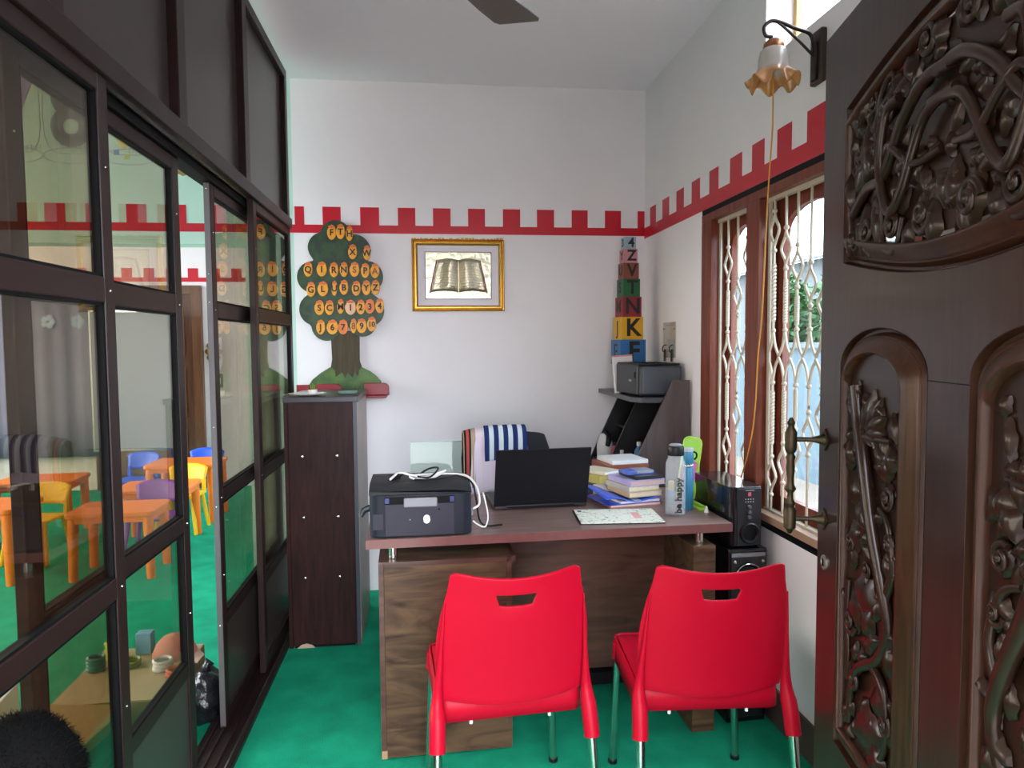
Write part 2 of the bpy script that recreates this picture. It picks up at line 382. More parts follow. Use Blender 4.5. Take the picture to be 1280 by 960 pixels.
# ------------------------------------------------------------------ grilled window (right wall)
w1 = thing('window_1'); struct(w1, 'reddish wood window with cream wrought iron grille', 'window')
fo = MB()   # dark outer margin
for a in ((ya, yb, zb-0.026, zb), (ya, yb, za, za+0.012), (ya, ya+0.012, za, zb), (yb-0.012, yb, za, zb)): fo.box(XR-0.004, XR+0.155, *a)
fo.build('outer_margin', M_rubber, w1)
fy0, fy1, fz0, fz1 = ya+0.012, yb-0.012, za+0.03, zb-0.026
B('head', XR-0.012, XR+0.12, fy0, fy1, fz1-0.035, fz1, M_winwood, w1, 0.003)
B('jamb', XR-0.012, XR+0.09, fy1-0.115, fy1, fz0+0.03, fz1-0.035, M_winwood, w1, 0.003)
B('jamb', XR-0.012, XR+0.12, fy0, fy0+0.08, fz0+0.03, fz1-0.035, M_winwood, w1, 0.003)
B('sill', XR-0.016, XR+0.14, fy0, fy1, fz0, fz0+0.03, mat('sill_wood', (0.36, 0.22, 0.15), 0.3, coat=0.2), w1, 0.003)
B('mullion', XR-0.014, XR+0.09, 2.655, 2.765, fz0+0.03, fz1-0.035, M_winwood, w1, 0.003)
B('mullion', XR-0.014, XR+0.12, 2.10, 2.18, fz0+0.03, fz1-0.035, M_winwood, w1, 0.003)
GX = 1.315; GZ0, GZ1, GM = fz0+0.032, fz1-0.04, 1.387
def gbar(y, up, lo):
    b = MB(); r = 0.0054
    def rod(z0, z1): b.tube([(GX, y, z0), (GX, y, z1)], r, 6)
    def tw(z0, z1):
        n = 44; b.tube([(GX, y, z0+(z1-z0)*i/n) for i in range(n+1)], 0.0092, 4, twist=0.55)
    def col(z): b.ball((GX, y, z), 0.0105, 8, 6, sc=(1, 1, 0.9))
    def dia(z):
        for s in (-1, 1): b.tube(spline([(GX, y, z-0.058), (GX, y+s*0.008, z-0.042), (GX, y+s*0.036, z), (GX, y+s*0.008, z+0.042), (GX, y, z+0.058)], 3), 0.0062, 6)
        col(z-0.075); col(z+0.075); rod(z-0.09, z-0.055); rod(z+0.055, z+0.09)
    def half(z0, z1, zd, sgn):
        # a straight or twisted run either side of the diamond
        if sgn > 0: rod(zd+0.09, z1); a, c = z0, zd-0.09
        else: rod(z0, zd-0.09); a, c = zd+0.09, z1
        L_ = c-a
        rod(a, a+0.12*L_); tw(a+0.12*L_, a+0.88*L_) if L_ > 0.12 else rod(a, c); rod(a+0.88*L_, c)
        dia(zd)
    half(GM+0.10, GZ1, up, 1); half(GZ0, GM-0.10, lo, -1)
    col(GM+0.10); col(GM-0.10)
    for s in (-1, 1):
        for q in (-1, 1): b.tube(spline([(GX, y, GM+q*0.10), (GX, y+s*0.006, GM+q*0.075), (GX, y+s*0.020, GM+q*0.035), (GX, y+s*0.046, GM+q*0.004)], 4), 0.0060, 6)
    return b.build('grille_bar', M_cream, w1, smooth=True)
for y, u, l in ((3.036, 1.785, 0.98), (2.937, 1.644, 1.13), (2.843, 1.80, 0.98),
                (2.612, 1.867, 0.925), (2.522, 1.79, 0.988), (2.437, 1.715, 1.052), (2.347, 1.644, 1.12), (2.262, 1.575, 1.19),
                (2.04, 1.80, 0.98), (1.95, 1.70, 1.08), (1.87, 1.80, 0.98)): gbar(y, u, l)
for a, c in ((2.765, 3.129), (2.18, 2.655), (1.81, 2.10)):
    for z in (GZ0, GZ1): B('grille_rail', GX-0.010, GX+0.010, a, c, z-0.010, z+0.006, M_cream, w1)
    for y in (a+0.009, c-0.009): B('grille_edge', GX-0.004, GX+0.004, y-0.009 if y > (a+c)/2 else y-0.009, y+0.011, GZ0, GZ1, M_cream, w1)
# casements with arched openings
YZ = Matrix(((0, 0, 1, 0), (-1, 0, 0, 0), (0, 1, 0, 0), (0, 0, 0, 1)))
for a, c in ((2.765, 3.129), (2.18, 2.655), (1.81, 2.10)):
    i0, i1 = a+0.045, c-0.050; mid = (i0+i1)/2; hw = (i1-i0)/2
    hole = [(i0, fz0+0.09), (i1, fz0+0.09)]+[(mid+hw*math.cos(t), 1.855+0.090*math.sin(t)) for t in [PI*k/14 for k in range(15)]]
    cs = plate('casement', [[(a, fz0+0.03), (c, fz0+0.03), (c, fz1-0.035), (a, fz1-0.035)], hole], 0.025, M_winwood, w1)
    # plate() gives (x,-th,z): turn so that x runs along y and the board stands at x = 1.36
    cs.data.transform(T(1.362, 0, 0) @ Matrix(((0, 1, 0, 0), (1, 0, 0, 0), (0, 0, 1, 0), (0, 0, 0, 1))))
    B('pane', 1.360, 1.364, i0-0.01, i1+0.01, fz0+0.085, 1.975, M_wpane, cs)
# transom
w2 = thing('window_2'); struct(w2, 'small high transom window with pale timber bars', 'window')
M_pale = mat('pale_timber', (0.55, 0.36, 0.12), 0.4)
for a in ((va, vb, vz0, vz0+0.025), (va, vb, vz1-0.025, vz1)): B('transom_rail', 1.395, 1.43, *a, M_pale, w2)
for y in (va, 2.13, vb-0.022): B('transom_bar', 1.395, 1.43, y, y+0.022, vz0+0.025, vz1-0.025, M_pale, w2)
B('pane', 1.41, 1.414, va, vb, vz0+0.025, vz1-0.025, glass('transom_glass', (0.97, 0.98, 1.0)), w2)

# ------------------------------------------------------------------ carved main door
dr = thing('door_3', loc=(0.867, 1.5, 0), rz=math.atan2(-0.9785, -0.206)); struct(dr, 'dark carved wooden main door leaf standing open', 'door')
DW, DT, DB = 1.10, 2.097, 0.012
def arch(u0, u1, v0, vs, rise, off, n=20):
    u0 += off; u1 -= off; v0 += off; m_ = (u0+u1)/2; h = (u1-u0)/2; rr = max(rise-off*0.25, 0.01)
    return [(u0, v0), (u1, v0)]+[(m_+h*math.cos(PI*k/n), vs-off*0.5+rr*math.sin(PI*k/n)) for k in range(n+1)]
def lens(u0, u1, vb_, vt_, sag, rise, off, n=20):
    u0 += off; u1 -= off; m_ = (u0+u1)/2; h = (u1-u0)/2
    lo = [(u0+2*h*k/n, vb_+off-sag*math.sin(PI*k/n)) for k in range(n+1)]
    hi = [(u1-2*h*k/n, vt_-off+rise*math.sin(PI*k/n)) for k in range(n+1)]
    return lo+hi
A1 = lambda o: arch(0.122, 0.490, 0.60, 1.392, 0.078, o)
A2 = lambda o: arch(0.610, 0.978, 0.60, 1.392, 0.078, o)
A3 = lambda o: lens(0.128, 0.972, 1.606, 1.912, 0.052, 0.058, o)
A4 = lambda o: [(0.122+o, 0.16+o), (0.490-o, 0.16+o), (0.490-o, 0.50-o), (0.122+o, 0.50-o)]
A5 = lambda o: [(0.610+o, 0.16+o), (0.978-o, 0.16+o), (0.978-o, 0.50-o), (0.610+o, 0.50-o)]
fr = plate('door_frame', [[(0, DB), (DW, DB), (DW, DT), (0, DT)], A1(0), A2(0), A3(0), A4(0), A5(0)], 0.045, M_doorwood, dr, T(0, 0.0225, 0), 0.002)
PROF = [(0, 0.0), (0.003, 0.012), (0.009, 0.013), (0.014, 0.005), (0.018, 0.001), (0.022, 0.002), (0.026, -0.003), (0.034, -0.005), (0.039, -0.010), (0.046, -0.012), (0.052, -0.016), (0.057, -0.017), (0.060, -0.015), (0.0615, -0.003), (0.063, 0.004)]
for A in (A1, A2, A3, A4, A5):
    MB().loft([[(u, d, v) for u, v in A(o*(0.75 if A is A3 else 1))] for o, d in PROF]).build('moulding', M_mould, dr, smooth=True, ang=50)
    plate('backing_panel', [A(0.055)], 0.042, M_carve, dr, T(0, 0.0195, 0))
# seams between stiles and the middle rail
MB().box(0.49, 0.61, -0.0006, 0.001, 1.385, 1.3865).build('rail_seam', M_rubber, dr)
def fill_leaves(rnd, box):
    out = []
    if box:
        for _ in range(box[4]): out.append((rnd.uniform(box[0], box[1]), rnd.uniform(box[2], box[3]), rnd.uniform(0, 2*PI), rnd.uniform(.03, .06), rnd.uniform(.014, .024)))
    return out
def carving(name, strokes, leaves, volutes, seed, box=None, sr=1.0):
    rnd = random.Random(seed); b = MB(); y0 = -0.006
    for pts, r0, r1 in strokes:
        P = spline([(p[0], y0-0.004-(p[2] if len(p) > 2 else 0), p[1]) for p in pts], 8); n = len(P)
        b.tube(P, [sr*(r0+(r1-r0)*i/(n-1)) for i in range(n)], 8)
    def leaf(u, v, a, l, w, h):
        # pointed, lobed leaf with a raised midrib and a slight curl
        ca, sa = math.cos(a), math.sin(a); n = 7; V = []
        for i in range(n+1):
            t = i/n; hw = w/2*math.sin(PI*min(1, t*.92+.06))**.75*(1+.22*math.sin(t*15))*(1 if 0 < i < n else .05); rise = h*math.sin(PI*min(1, .15+t*.8))
            row = []
            for q, k in ((-1, .15), (-.5, .75), (0, 1.0), (.5, .75), (1, .15)):
                x_ = l*t; z_ = hw*q+.10*l*math.sin(t*2.2)*.5
                row.append(b.bm.verts.new((u+ca*x_-sa*z_, y0+.003-rise*k-(.002 if q == 0 else 0), v+sa*x_+ca*z_)))
            V.append(row)
        for i in range(n):
            for j in range(4): b.bm.faces.new((V[i][j], V[i+1][j], V[i+1][j+1], V[i][j+1]))
    for (u, v, a, l, w) in leaves: leaf(u, v, a, l, w*1.5, .017)
    for (u, v, a, l, w) in fill_leaves(rnd, box): leaf(u, v, a, l, w*1.5, .012)
    for (u, v, r, a0, s) in volutes:
        P = []
        for k in range(30):
            t = k/29; rr = r*(1-0.85*t); an = a0+s*t*2*PI*1.5
            P.append((u+rr*math.cos(an), y0-0.006-0.008*t, v+rr*math.sin(an)))
        b.tube(P, [r*0.28*(1-0.4*k/29) for k in range(30)], 8)
        b.ball((u, y0-0.012, v), r*0.30, 8, 6)
    for v_ in b.bm.verts: v_.co.y = -0.0018+(v_.co.y+0.0018)*0.80
    return b.build(name, M_carve, dr, smooth=True, ang=70)
def panel_carving(uo, flip, seed):
    X = lambda q: (uo+0.184+0.244*(1-q if flip else q))
    s = [([(X(.18), 1.36), (X(.25), 1.30), (X(.42), 1.22, .006), (X(.58), 1.12, .008), (X(.78), 1.02, .006), (X(.86), .95), (X(.70), .88), (X(.40), .83, .006), (X(.22), .77), (X(.18), .70)], .017, .008),
         ([(X(.30), 1.27), (X(.40), 1.30), (X(.62), 1.345)], .010, .004), ([(X(.30), 1.27), (X(.55), 1.27), (X(.82), 1.275)], .010, .004),
         ([(X(.80), 1.0), (X(.92), 1.06), (X(.82), 1.13), (X(.66), 1.15)], .011, .005), ([(X(.60), .86), (X(.82), .83), (X(.85), .74), (X(.70), .69)], .011, .005),
         ([(X(.12), .98), (X(.10), .90), (X(.14), .84), (X(.12), .78)], .007, .007)]
    sg = -1 if flip else 1
    L_ = []
    for a, l in ((95, .075), (70, .10), (48, .105), (25, .095), (5, .085)): L_.append((X(.40), 1.275, R(a if sg > 0 else 180-a), l*.9, .030))
    for q, v, a, l, w in ((.5, 1.10, 150, .08, .035), (.35, 1.09, 205, .075, .04), (.2, 1.13, 80, .06, .03), (.72, 1.2, 60, .06, .03), (.85, 1.22, 100, .05, .028), (.25, .985, -20, .10, .06), (.45, .955, 200, .10, .05),
                          (.72, .92, 20, .06, .03), (.45, .90, 60, .07, .035), (.3, .70, 20, .12, .07), (.65, .72, -60, .07, .04), (.6, .79, 20, .08, .045), (.12, 1.2, 100, .06, .028), (.9, .87, 100, .06, .03), (.8, 1.08, -80, .05, .025), (.55, .68, -10, .09, .04)):
        L_.append((X(q), v, R(a if sg > 0 else 180-a), l, w))
    V = [(X(.16), 1.34, .022, 0, sg), (X(.82), 1.175, .020, 1, -sg), (X(.18), 1.06, .022, 2, sg), (X(.86), 1.10, .017, 0, sg), (X(.5), 1.17, .018, 1, sg), (X(.2), .90, .024, 0, -sg), (X(.3), .80, .026, 2, sg), (X(.86), .78, .02, 1, -sg), (X(.5), 1.03, .018, 3, sg)]
    return carving('carving', s, L_, V, seed, (X(.06) if not flip else X(.94), X(.94) if not flip else X(.06), .67, 1.36, 70))
panel_carving(0, False, 1); panel_carving(0.488, True, 2)
U = lambda q: 0.55+0.37*q
st = []; lv = []; vo = []
for sg in (-1, 1):
    u = lambda q: U(sg*q)
    st += [([(u(.95), 1.69), (u(.75), 1.725, .004), (u(.55), 1.73, .008), (u(.35), 1.80, .012), (u(.15), 1.84, .012), (u(-.05), 1.84, .01)], .013, .014),
           ([(u(.40), 1.845, .008), (u(.52), 1.83, .012), (u(.56), 1.74, .014), (u(.46), 1.665, .014), (u(.34), 1.69, .012), (u(.15), 1.785, .012), (u(-.1), 1.80, .012)], .012, .012),
           ([(u(.62), 1.735), (u(.50), 1.775, .01), (u(.40), 1.76, .014), (u(.25), 1.725, .01), (u(.05), 1.73)], .011, .008),
           ([(u(.60), 1.72), (u(.58), 1.62), (u(.45), 1.60), (u(.38), 1.65)], .009, .007), ([(u(.66), 1.75), (u(.66), 1.86), (u(.52), 1.90), (u(.46), 1.85)], .009, .006)]
    for q, v, a, l, w in ((.9, 1.72, 110, .12, .04), (.98, 1.70, 80, .10, .03), (.8, 1.74, 95, .14, .045), (.72, 1.75, 70, .11, .035), (.88, 1.67, -110, .08, .04), (.78, 1.70, -75, .12, .045), (.68, 1.70, -95, .12, .04), (.97, 1.66, -80, .07, .03),
                          (.3, 1.64, -60, .06, .03), (.2, 1.68, -100, .10, .05), (.1, 1.66, -80, .10, .04), (.3, 1.86, 60, .07, .035), (.2, 1.87, 95, .08, .03), (.42, 1.72, 100, .05, .03), (.05, 1.70, -100, .08, .05), (.08, 1.88, 80, .06, .04)):
        lv.append((u(q), v, R(a if sg > 0 else 180-a), l*.8, w*.85))
    for q, v, r, a0 in ((.84, 1.79, .024, 0), (.56, 1.84, .026, 1), (.76, 1.645, .022, 2), (.47, 1.64, .025, 3), (.18, 1.64, .028, 0), (.17, 1.90, .026, 2), (.7, 1.87, .018, 1), (.9, 1.635, .016, 0)): vo.append((u(q), v, r, a0, sg))
carving('carving', st, lv, vo, 3, (.20, .90, 1.63, 1.90, 130), .78)
# antique brass pull handle
M_brass = mat('antique_brass', (0.050, 0.036, 0.020), 0.5, metal=0.8, var=0.5, scale=40)
hd = thing('door_handle'); hd.parent = dr
hp = MB(); hx, hy = 0.037, -0.072
prof = [(0.004, 1.022), (0.008, 1.03), (0.013, 1.035), (0.014, 1.075), (0.009, 1.082), (0.012, 1.09), (0.007, 1.10), (0.006, 1.112), (0.013, 1.122), (0.008, 1.132), (0.0075, 1.145), (0.0095, 1.165), (0.0085, 1.185), (0.0105, 1.193), (0.007, 1.20), (0.012, 1.207), (0.013, 1.212), (0.013, 1.247), (0.009, 1.254), (0.006, 1.262), (0.009, 1.268), (0.003, 1.28)]
hp.lathe(prof, 12, (hx, hy, 0)); hp.build('grip', M_brass, hd, smooth=True)
for z in (1.232, 1.056):
    MB().tube([(hx, hy, z), (hx+.004, -0.03, z), (hx+.006, -0.008, z), (hx+.006, 0.001, z)], [0.006, 0.005, 0.011, 0.016], 10).build('bracket', M_brass, hd, smooth=True)
    MB().box(-0.018, 0.018, -0.004, 0.0, -0.018, 0.018, T(hx+.006, 0, z) @ Matrix.Rotation(R(45), 4, 'Y')).build('rose', M_brass, hd, bevel=0.002)
lk = MB().lathe([(0.002, 0), (0.016, 0.0), (0.016, 0.004), (0.010, 0.005), (0.009, 0.003), (0.002, 0.003)], 20, mtx=T(0.051, 0, 0.962) @ Matrix.Rotation(R(90), 4, 'X')).build('keyhole_escutcheon', mat('aged_nickel', (0.35, 0.35, 0.33), 0.35, metal=0.9), dr, smooth=True)
MB().box(0.049, 0.053, -0.006, -0.003, 0.954, 0.970).build('keyhole', M_rubber, lk)

# ================================================================== OFFICE FURNITURE
# ------------------------------------------------------------------ desk
DKX, DKY, DKR = -0.224, 2.428, R(1.9)
dk = thing('desk', 'dark wood grain office desk with floating top on steel spacers', 'desk', (DKX, DKY, 0), DKR)
def dworld(x, y, z=0.78):
    c, s = math.cos(DKR), math.sin(DKR); return (DKX+c*x-s*y, DKY+s*x+c*y, z)
B('desk_top', 0, 1.322, 0, 0.66, 0.748, 0.78, M_desktop, dk, 0.0015)
MB().box(-0.0006, 1.3226, -0.0008, 0.0002, 0.7485, 0.7795).build('edge_band', mat('edge_band', (0.17, 0.065, 0.06), 0.3, var=.2), dk)
pd = MB().box(0.058, 0.50, 0.004, 0.60, 0.006, 0.70).build('pedestal_body', M_desk, dk, bevel=0.001)
MB().box(0.040, 0.058, 0.0, 0.60, 0.006, 0.70).build('side_panel', M_deskdark, dk, bevel=0.001)
MB().box(0.482, 0.50, -0.001, 0.004, 0.10, 0.70).build('edge_strip', M_deskdark, pd)
MB().box(0.058, 0.50, -0.001, 0.004, 0.684, 0.70).build('edge_strip', M_deskdark, pd)
MB().box(0.50, 1.172, 0.30, 0.318, 0.13, 0.72).build('modesty_panel', M_deskdark, dk)
MB().box(0.50, 0.515, 0.0, 0.3, 0.68, 0.70).build('runner', M_deskdark, dk)
MB().box(0.515, 1.172, 0.318, 0.60, 0.05, 0.10).build('foot_rail', M_rubber, dk)
MB().box(1.172, 1.258, 0.0, 0.60, 0.0, 0.70).build('end_support', M_desk, dk, bevel=0.001)
for x, y in ((0.09, 0.05), (0.45, 0.5), (1.215, 0.05), (1.215, 0.5), (0.09, 0.5)):
    MB().lathe([(0.014, 0.70), (0.016, 0.702), (0.016, 0.746), (0.014, 0.748)], 16, (x, y, 0)).build('spacer', M_steel, dk, smooth=True)
MB().box(0.041, 0.06, -0.0015, 0.004, 0.006, 0.035).build('chipped_corner', mat('raw_chipboard', (0.35, 0.22, 0.12), 0.8), dk)

# ------------------------------------------------------------------ red chairs
M_peg = mat('white_peg', (0.75, 0.75, 0.72), 0.5)
def red_chair():
    t = thing('plastic_chair')
    ZTOP = 0.842
    us = [-1, -.92, -.8, -.65, -.5, -.31, -.1, .1, .31, .5, .65, .8, .92, 1]
    vsn = [0, .06, .14, .24, .34, .44, .54, .68, .785, .875, .895, .945, .98, 1]
    b = MB(); V = {}
    for i, u in enumerate(us):
        for j, v in enumerate(vsn):
            hw = 0.205+0.012*math.sin(PI*min(v*1.15, 1))-0.026*max(0, (v-.35)/.65)**1.6
            uu = u
            if abs(abs(u)-.31) < 1e-6: uu = (.31 if j > 8 else .235 if j == 8 else .31)*(1 if u > 0 else -1)
            top = ZTOP-0.026*(1-u*u)-0.012*max(0, abs(u)-.9)/.1
            bot = 0.452-0.024*(1-u*u)
            z = bot+(top-bot)*v
            y = -0.165-0.085*v**1.25-0.020*(1-u*u)+0.004*(abs(u)**6)
            V[i, j] = b.bm.verts.new((uu*hw, y, z))
    for i in range(len(us)-1):
        for j in range(len(vsn)-1):
            if 5 <= i <= 7 and j == 8: continue           # hand hold
            b.bm.faces.new((V[i, j], V[i+1, j], V[i+1, j+1], V[i, j+1]))
    b.build('backrest', M_chairred, t, smooth=True, solid=0.009, bevel=.002, ang=60)
    # seat: dished top with a deep skirt
    s = MB(); n = 14
    def seat(u, v):
        x = (u*2-1); y = -0.160+0.380*v
        hw = 0.205-0.004*v
        z = 0.452-0.010*(1-x*x)*math.sin(PI*min(v*1.2, 1))-0.012*max(0, v-.85)/.15
        return (x*hw, y, z)
    s.grid(seat, 14, 14)
    s.build('seat', M_chairred, t, smooth=True, solid=0.008, ang=60)
    k = MB()
    out = rrect(-0.207, 0.207, -0.150, 0.222, 0.03, 5)
    def skz(x, y): return 0.372+0.03*math.exp(-((y-0.02)/0.09)**2)*(1 if abs(x) > .19 else 0)
    k.loft([[(x, y, 0.450) for x, y in out], [(x*1.012, y*1.01, 0.41) for x, y in out], [(x*1.018, y*1.012, 0.374 if y < -.12 else skz(x, y)) for x, y in out]])
    k.build('skirt', M_chairred, t, smooth=True, solid=0.006, ang=60)
    for sx in (-1, 1):
        MB().tube(spline([(sx*.194, -0.236, .75), (sx*.207, -0.205, .56), (sx*.214, -0.19, .46), (sx*.216, -0.215, .40), (sx*.219, -0.232, .335)], 5), [.002+.0205*min(1, i/13)**1.3 for i in range(21)], 12).build('leg_socket', M_chairred, t, smooth=True, ang=60)
        MB().tube([(sx*.217, -0.225, .37), (sx*.228, -0.285, .0)], .0135, 14).build('leg', M_steel, t, smooth=True)
        MB().tube([(sx*.200, 0.190, .43), (sx*.214, 0.210, .006)], .0125, 14).build('leg', M_steel, t, smooth=True)
        MB().tube([(sx*.1995, 0.188, .435), (sx*.203, 0.194, .375)], [.018, .0165], 12).build('leg_socket', M_chairred, t, smooth=True)
        MB().tube([(sx*.214, 0.210, 0), (sx*.214, 0.210, .012)], .0155, 12).build('foot_cap', M_black, t)
        MB().tube([(sx*.228, -0.285, 0), (sx*.2275, -0.283, .012)], .0165, 12).build('foot_cap', M_black, t)
        MB().tube([(sx*.115, -0.145, .40), (sx*.115, -0.148, .362)], .005, 8).build('peg', M_peg, t)
    return t
c1 = red_chair(); c1.location = (0.208, 2.133, 0); c1.rotation_euler.z = R(4)
tag(c1, 'red plastic chair with steel legs in front of the desk pedestal', 'chair', 'red visitor chairs')
c2 = copy_tree(c1); c2.location = (0.807, 2.098, 0); c2.rotation_euler.z = R(-4)
tag(c2, 'red plastic chair with steel legs beside the carved door and speakers', 'chair', 'red visitor chairs')

# ------------------------------------------------------------------ tall cabinet
cb = thing('cabinet', 'tall narrow dark wood cabinet beside the glass partition', 'cabinet', (-0.675, 3.41, 0))
B('body', 0.012, 0.312, 0.0, 0.50, 0.012, 1.175, M_cab, cb, 0.002)
B('side_panel', 0.312, 0.330, -0.004, 0.50, 0.0, 1.175, mat('cabinet_edge', (0.05, 0.055, 0.075), 0.3), cb, 0.001)
B('side_veneer', 0.330, 0.332, 0.004, 0.498, 0.004, 1.17, mat('worn_side_veneer', (0.36, 0.28, 0.265), 0.4, var=.25, scale=5), cb)  # pale side colour carries the light coming in from the doorway
B('side_panel', -0.006, 0.012, -0.002, 0.50, 0.0, 1.175, M_cab, cb, 0.001)
B('top', -0.008, 0.338, -0.012, 0.505, 1.175, 1.200, mat('cabinet_top', (0.045, 0.045, 0.055), 0.3), cb, 0.002)
B('plinth', 0.02, 0.30, 0.005, 0.49, 0.0, 0.012, M_rubber, cb)
for x in (0.075, 0.235):
    for z in (0.34, 0.63, 0.92): MB().ball((x, -0.001, z), 0.0065, 10, 6, sc=(1, .5, 1)).build('bolt_head', M_steel, cb)
MB().prism([(0.03, 0.0), (0.115, 0.0), (0.10, 0.014), (0.075, 0.022), (0.05, 0.016)], 0, 0.002, T(0, -0.0005, 0) @ XZ).build('chipped_edge', mat('raw_board', (0.42, 0.30, 0.22), 0.8), cb)
pl = thing('plate', 'white saucer on top of the tall cabinet', 'plate', (-0.585, 3.50, 1.200))
MB().lathe([(0.03, 0), (0.05, 0.002), (0.088, 0.011), (0.090, 0.013), (0.085, 0.013), (0.05, 0.006), (0.004, 0.005)], 28).build('dish', mat('cream_china', (0.72, 0.68, 0.62), 0.25), pl, smooth=True)
cp = thing('tealight_cup', 'small white cup with green sticks on the saucer', 'cup', (-0.560, 3.505, 1.2068))
MB().lathe([(0.014, 0), (0.019, 0.002), (0.021, 0.022), (0.019, 0.022), (0.016, 0.006), (0.002, 0.005)], 18).build('bowl', M_white, cp, smooth=True)
for i in range(3): MB().tube([(-.006+.006*i, 0, .005), (-.009+.009*i, .002, .045+.006*(i % 2))], .0022, 6).build('stick', mat('green_stick', (0.18, 0.30, 0.03), 0.6), cp)
sd = thing('glass_dish', 'flat greenish glass dish on the cabinet corner', 'dish', (-0.405, 3.58, 1.200))
MB().lathe([(0.02, 0), (0.045, 0.003), (0.052, 0.014), (0.049, 0.014), (0.04, 0.005), (0.002, 0.004)], 24).build('dish', mat('green_glass_dish', (0.25, 0.36, 0.33), 0.12), sd, smooth=True)

# ------------------------------------------------------------------ alphabet tree
def tm(px, py): return (-0.723+(px-375)*0.004472-0.004, 2.140-(py-277)*0.004538)
tr_ = thing('alphabet_tree', 'painted wooden tree board carrying mango shaped letters', 'tree board', (0, YB, 0))
M_leafg = None
def treemat(name, a, b_, sc):
    m, t, b = nt(name); N = t.nodes; L = t.links
    tc = N.new('ShaderNodeTexCoord'); n = N.new('ShaderNodeTexNoise'); n.inputs['Scale'].default_value = sc; n.inputs['Detail'].default_value = 3
    L.new(tc.outputs['Object'], n.inputs['Vector']); cr = N.new('ShaderNodeValToRGB'); cr.color_ramp.elements[0].position = .42; cr.color_ramp.elements[1].position = .62
    cr.color_ramp.elements[0].color = (*a, 1); cr.color_ramp.elements[1].color = (*b_, 1)
    L.new(n.outputs['Fac'], cr.inputs[0]); L.new(cr.outputs[0], b.inputs['Base Color']); b.inputs['Roughness'].default_value = .45
    return m
M_crown = treemat('tree_crown_paint', (0.007, 0.026, 0.014), (0.020, 0.058, 0.014), 22)
M_grass = treemat('tree_grass_paint', (0.030, 0.088, 0.010), (0.060, 0.145, 0.014), 14)
M_trunk = wood('tree_trunk_paint', (0.035, 0.026, 0.010), (0.075, 0.055, 0.022), (18, 18, 1.2), .5, .3, 1.5, 3, .02)
zf = lambda X_, Y_: tm(360+X_/6.857, 270+Y_/6.857)
circ = [(425, 175, 132), (315, 275, 128), (580, 300, 140), (225, 525, 135), (690, 520, 133), (240, 800, 138), (690, 810, 138), (330, 940, 128), (640, 920, 115), (460, 700, 260), (450, 400, 220)]
cx_, cy_ = 455, 560; outl = []
for k in range(120):
    a = 2*PI*k/120; dx_, dy_ = math.cos(a), math.sin(a); best = 0
    for (x, y, r) in circ:
        bx, by = x-cx_, y-cy_; t_ = bx*dx_+by*dy_; h2 = r*r-(bx*bx+by*by-t_*t_)
        if h2 > 0: best = max(best, t_+math.sqrt(h2))
    outl.append(zf(cx_+dx_*best, cy_+dy_*best))
gz = lambda X_, Y_: tm(360+X_/6.857, 370+Y_/6.857)
mound = [gz(*p) for p in ((135, 835), (165, 770), (200, 715), (270, 660), (340, 618), (400, 585), (570, 585), (630, 615), (700, 650), (750, 690), (790, 735), (810, 820))]
plate('grass_mound', [mound], 0.012, M_grass, tr_, T(0, -0.019, 0), 0.001)
plate('trunk', [[gz(*p) for p in ((365, 300), (610, 300), (608, 560), (625, 605), (600, 640), (590, 690), (560, 650), (545, 700), (500, 660), (480, 705), (455, 655), (400, 695), (395, 640), (360, 610), (372, 540))]], 0.013, M_trunk, tr_, T(0, -0.020, 0), 0.001)
plate('crown', [outl], 0.014, M_crown, tr_, T(0, -0.021, 0), 0.0015)
gb = MB()
for i in range(11):
    x, z = gz(380+30*i, 815); a = R(150-12*i); l = .045+.01*math.sin(i*2)
    gb.prism([(x-.004, z), (x+.004, z), (x+math.cos(a)*l, z+math.sin(a)*l)], 0, .0015, T(0, -0.0255, 0) @ XZ)
gb.build('grass_blades', mat('dark_grass', (0.012, 0.07, 0.015), .5), tr_)
M_mg = [mat('mango_yellow', (0.78, 0.33, 0.02), .4, var=.3, scale=25), mat('mango_orange', (0.72, 0.20, 0.03), .4, var=.3, scale=25), mat('mango_pale', (0.75, 0.42, 0.25), .4, var=.15, scale=25)]
M_let = mat('black_letter', (0.012, 0.008, 0.008), .5); M_letr = mat('brown_letter', (0.25, 0.07, 0.02), .5)
M_blush = mat('mango_blush', (0.66, 0.14, 0.03), .45, var=.2, scale=40)
row = [('F', 392, 147), ('T', 467, 140), ('H', 543, 155), ('X', 567, 310), ('W', 688, 318), ('Q', 187, 460), ('I', 302, 458), ('R', 405, 463), ('N', 490, 460), ('S', 580, 460), ('P', 672, 468), ('A', 755, 470),
       ('G', 207, 630), ('L', 308, 625), ('U', 405, 620), ('B', 487, 612), ('D', 592, 620), ('Y', 678, 615), ('Z', 757, 612), ('S', 275, 785), ('C', 360, 785), ('M', 455, 775), ('1', 540, 783), ('2', 627, 780), ('3', 705, 775), ('4', 790, 770),
       ('J', 282, 951), ('6', 382, 951), ('7', 472, 951), ('8', 562, 941), ('9', 632, 941), ('10', 718, 926)]
wid = {'I': 1.15, 'L': 1.2, 'S': 1.1, '1': 1.25, '3': 1.15, '9': 1.15, '6': 1.3, '10': 1.05, '8': .72, 'U': .65, 'H': .8, 'M': .8, 'N': .9, 'W': .85, '7': 1.15}
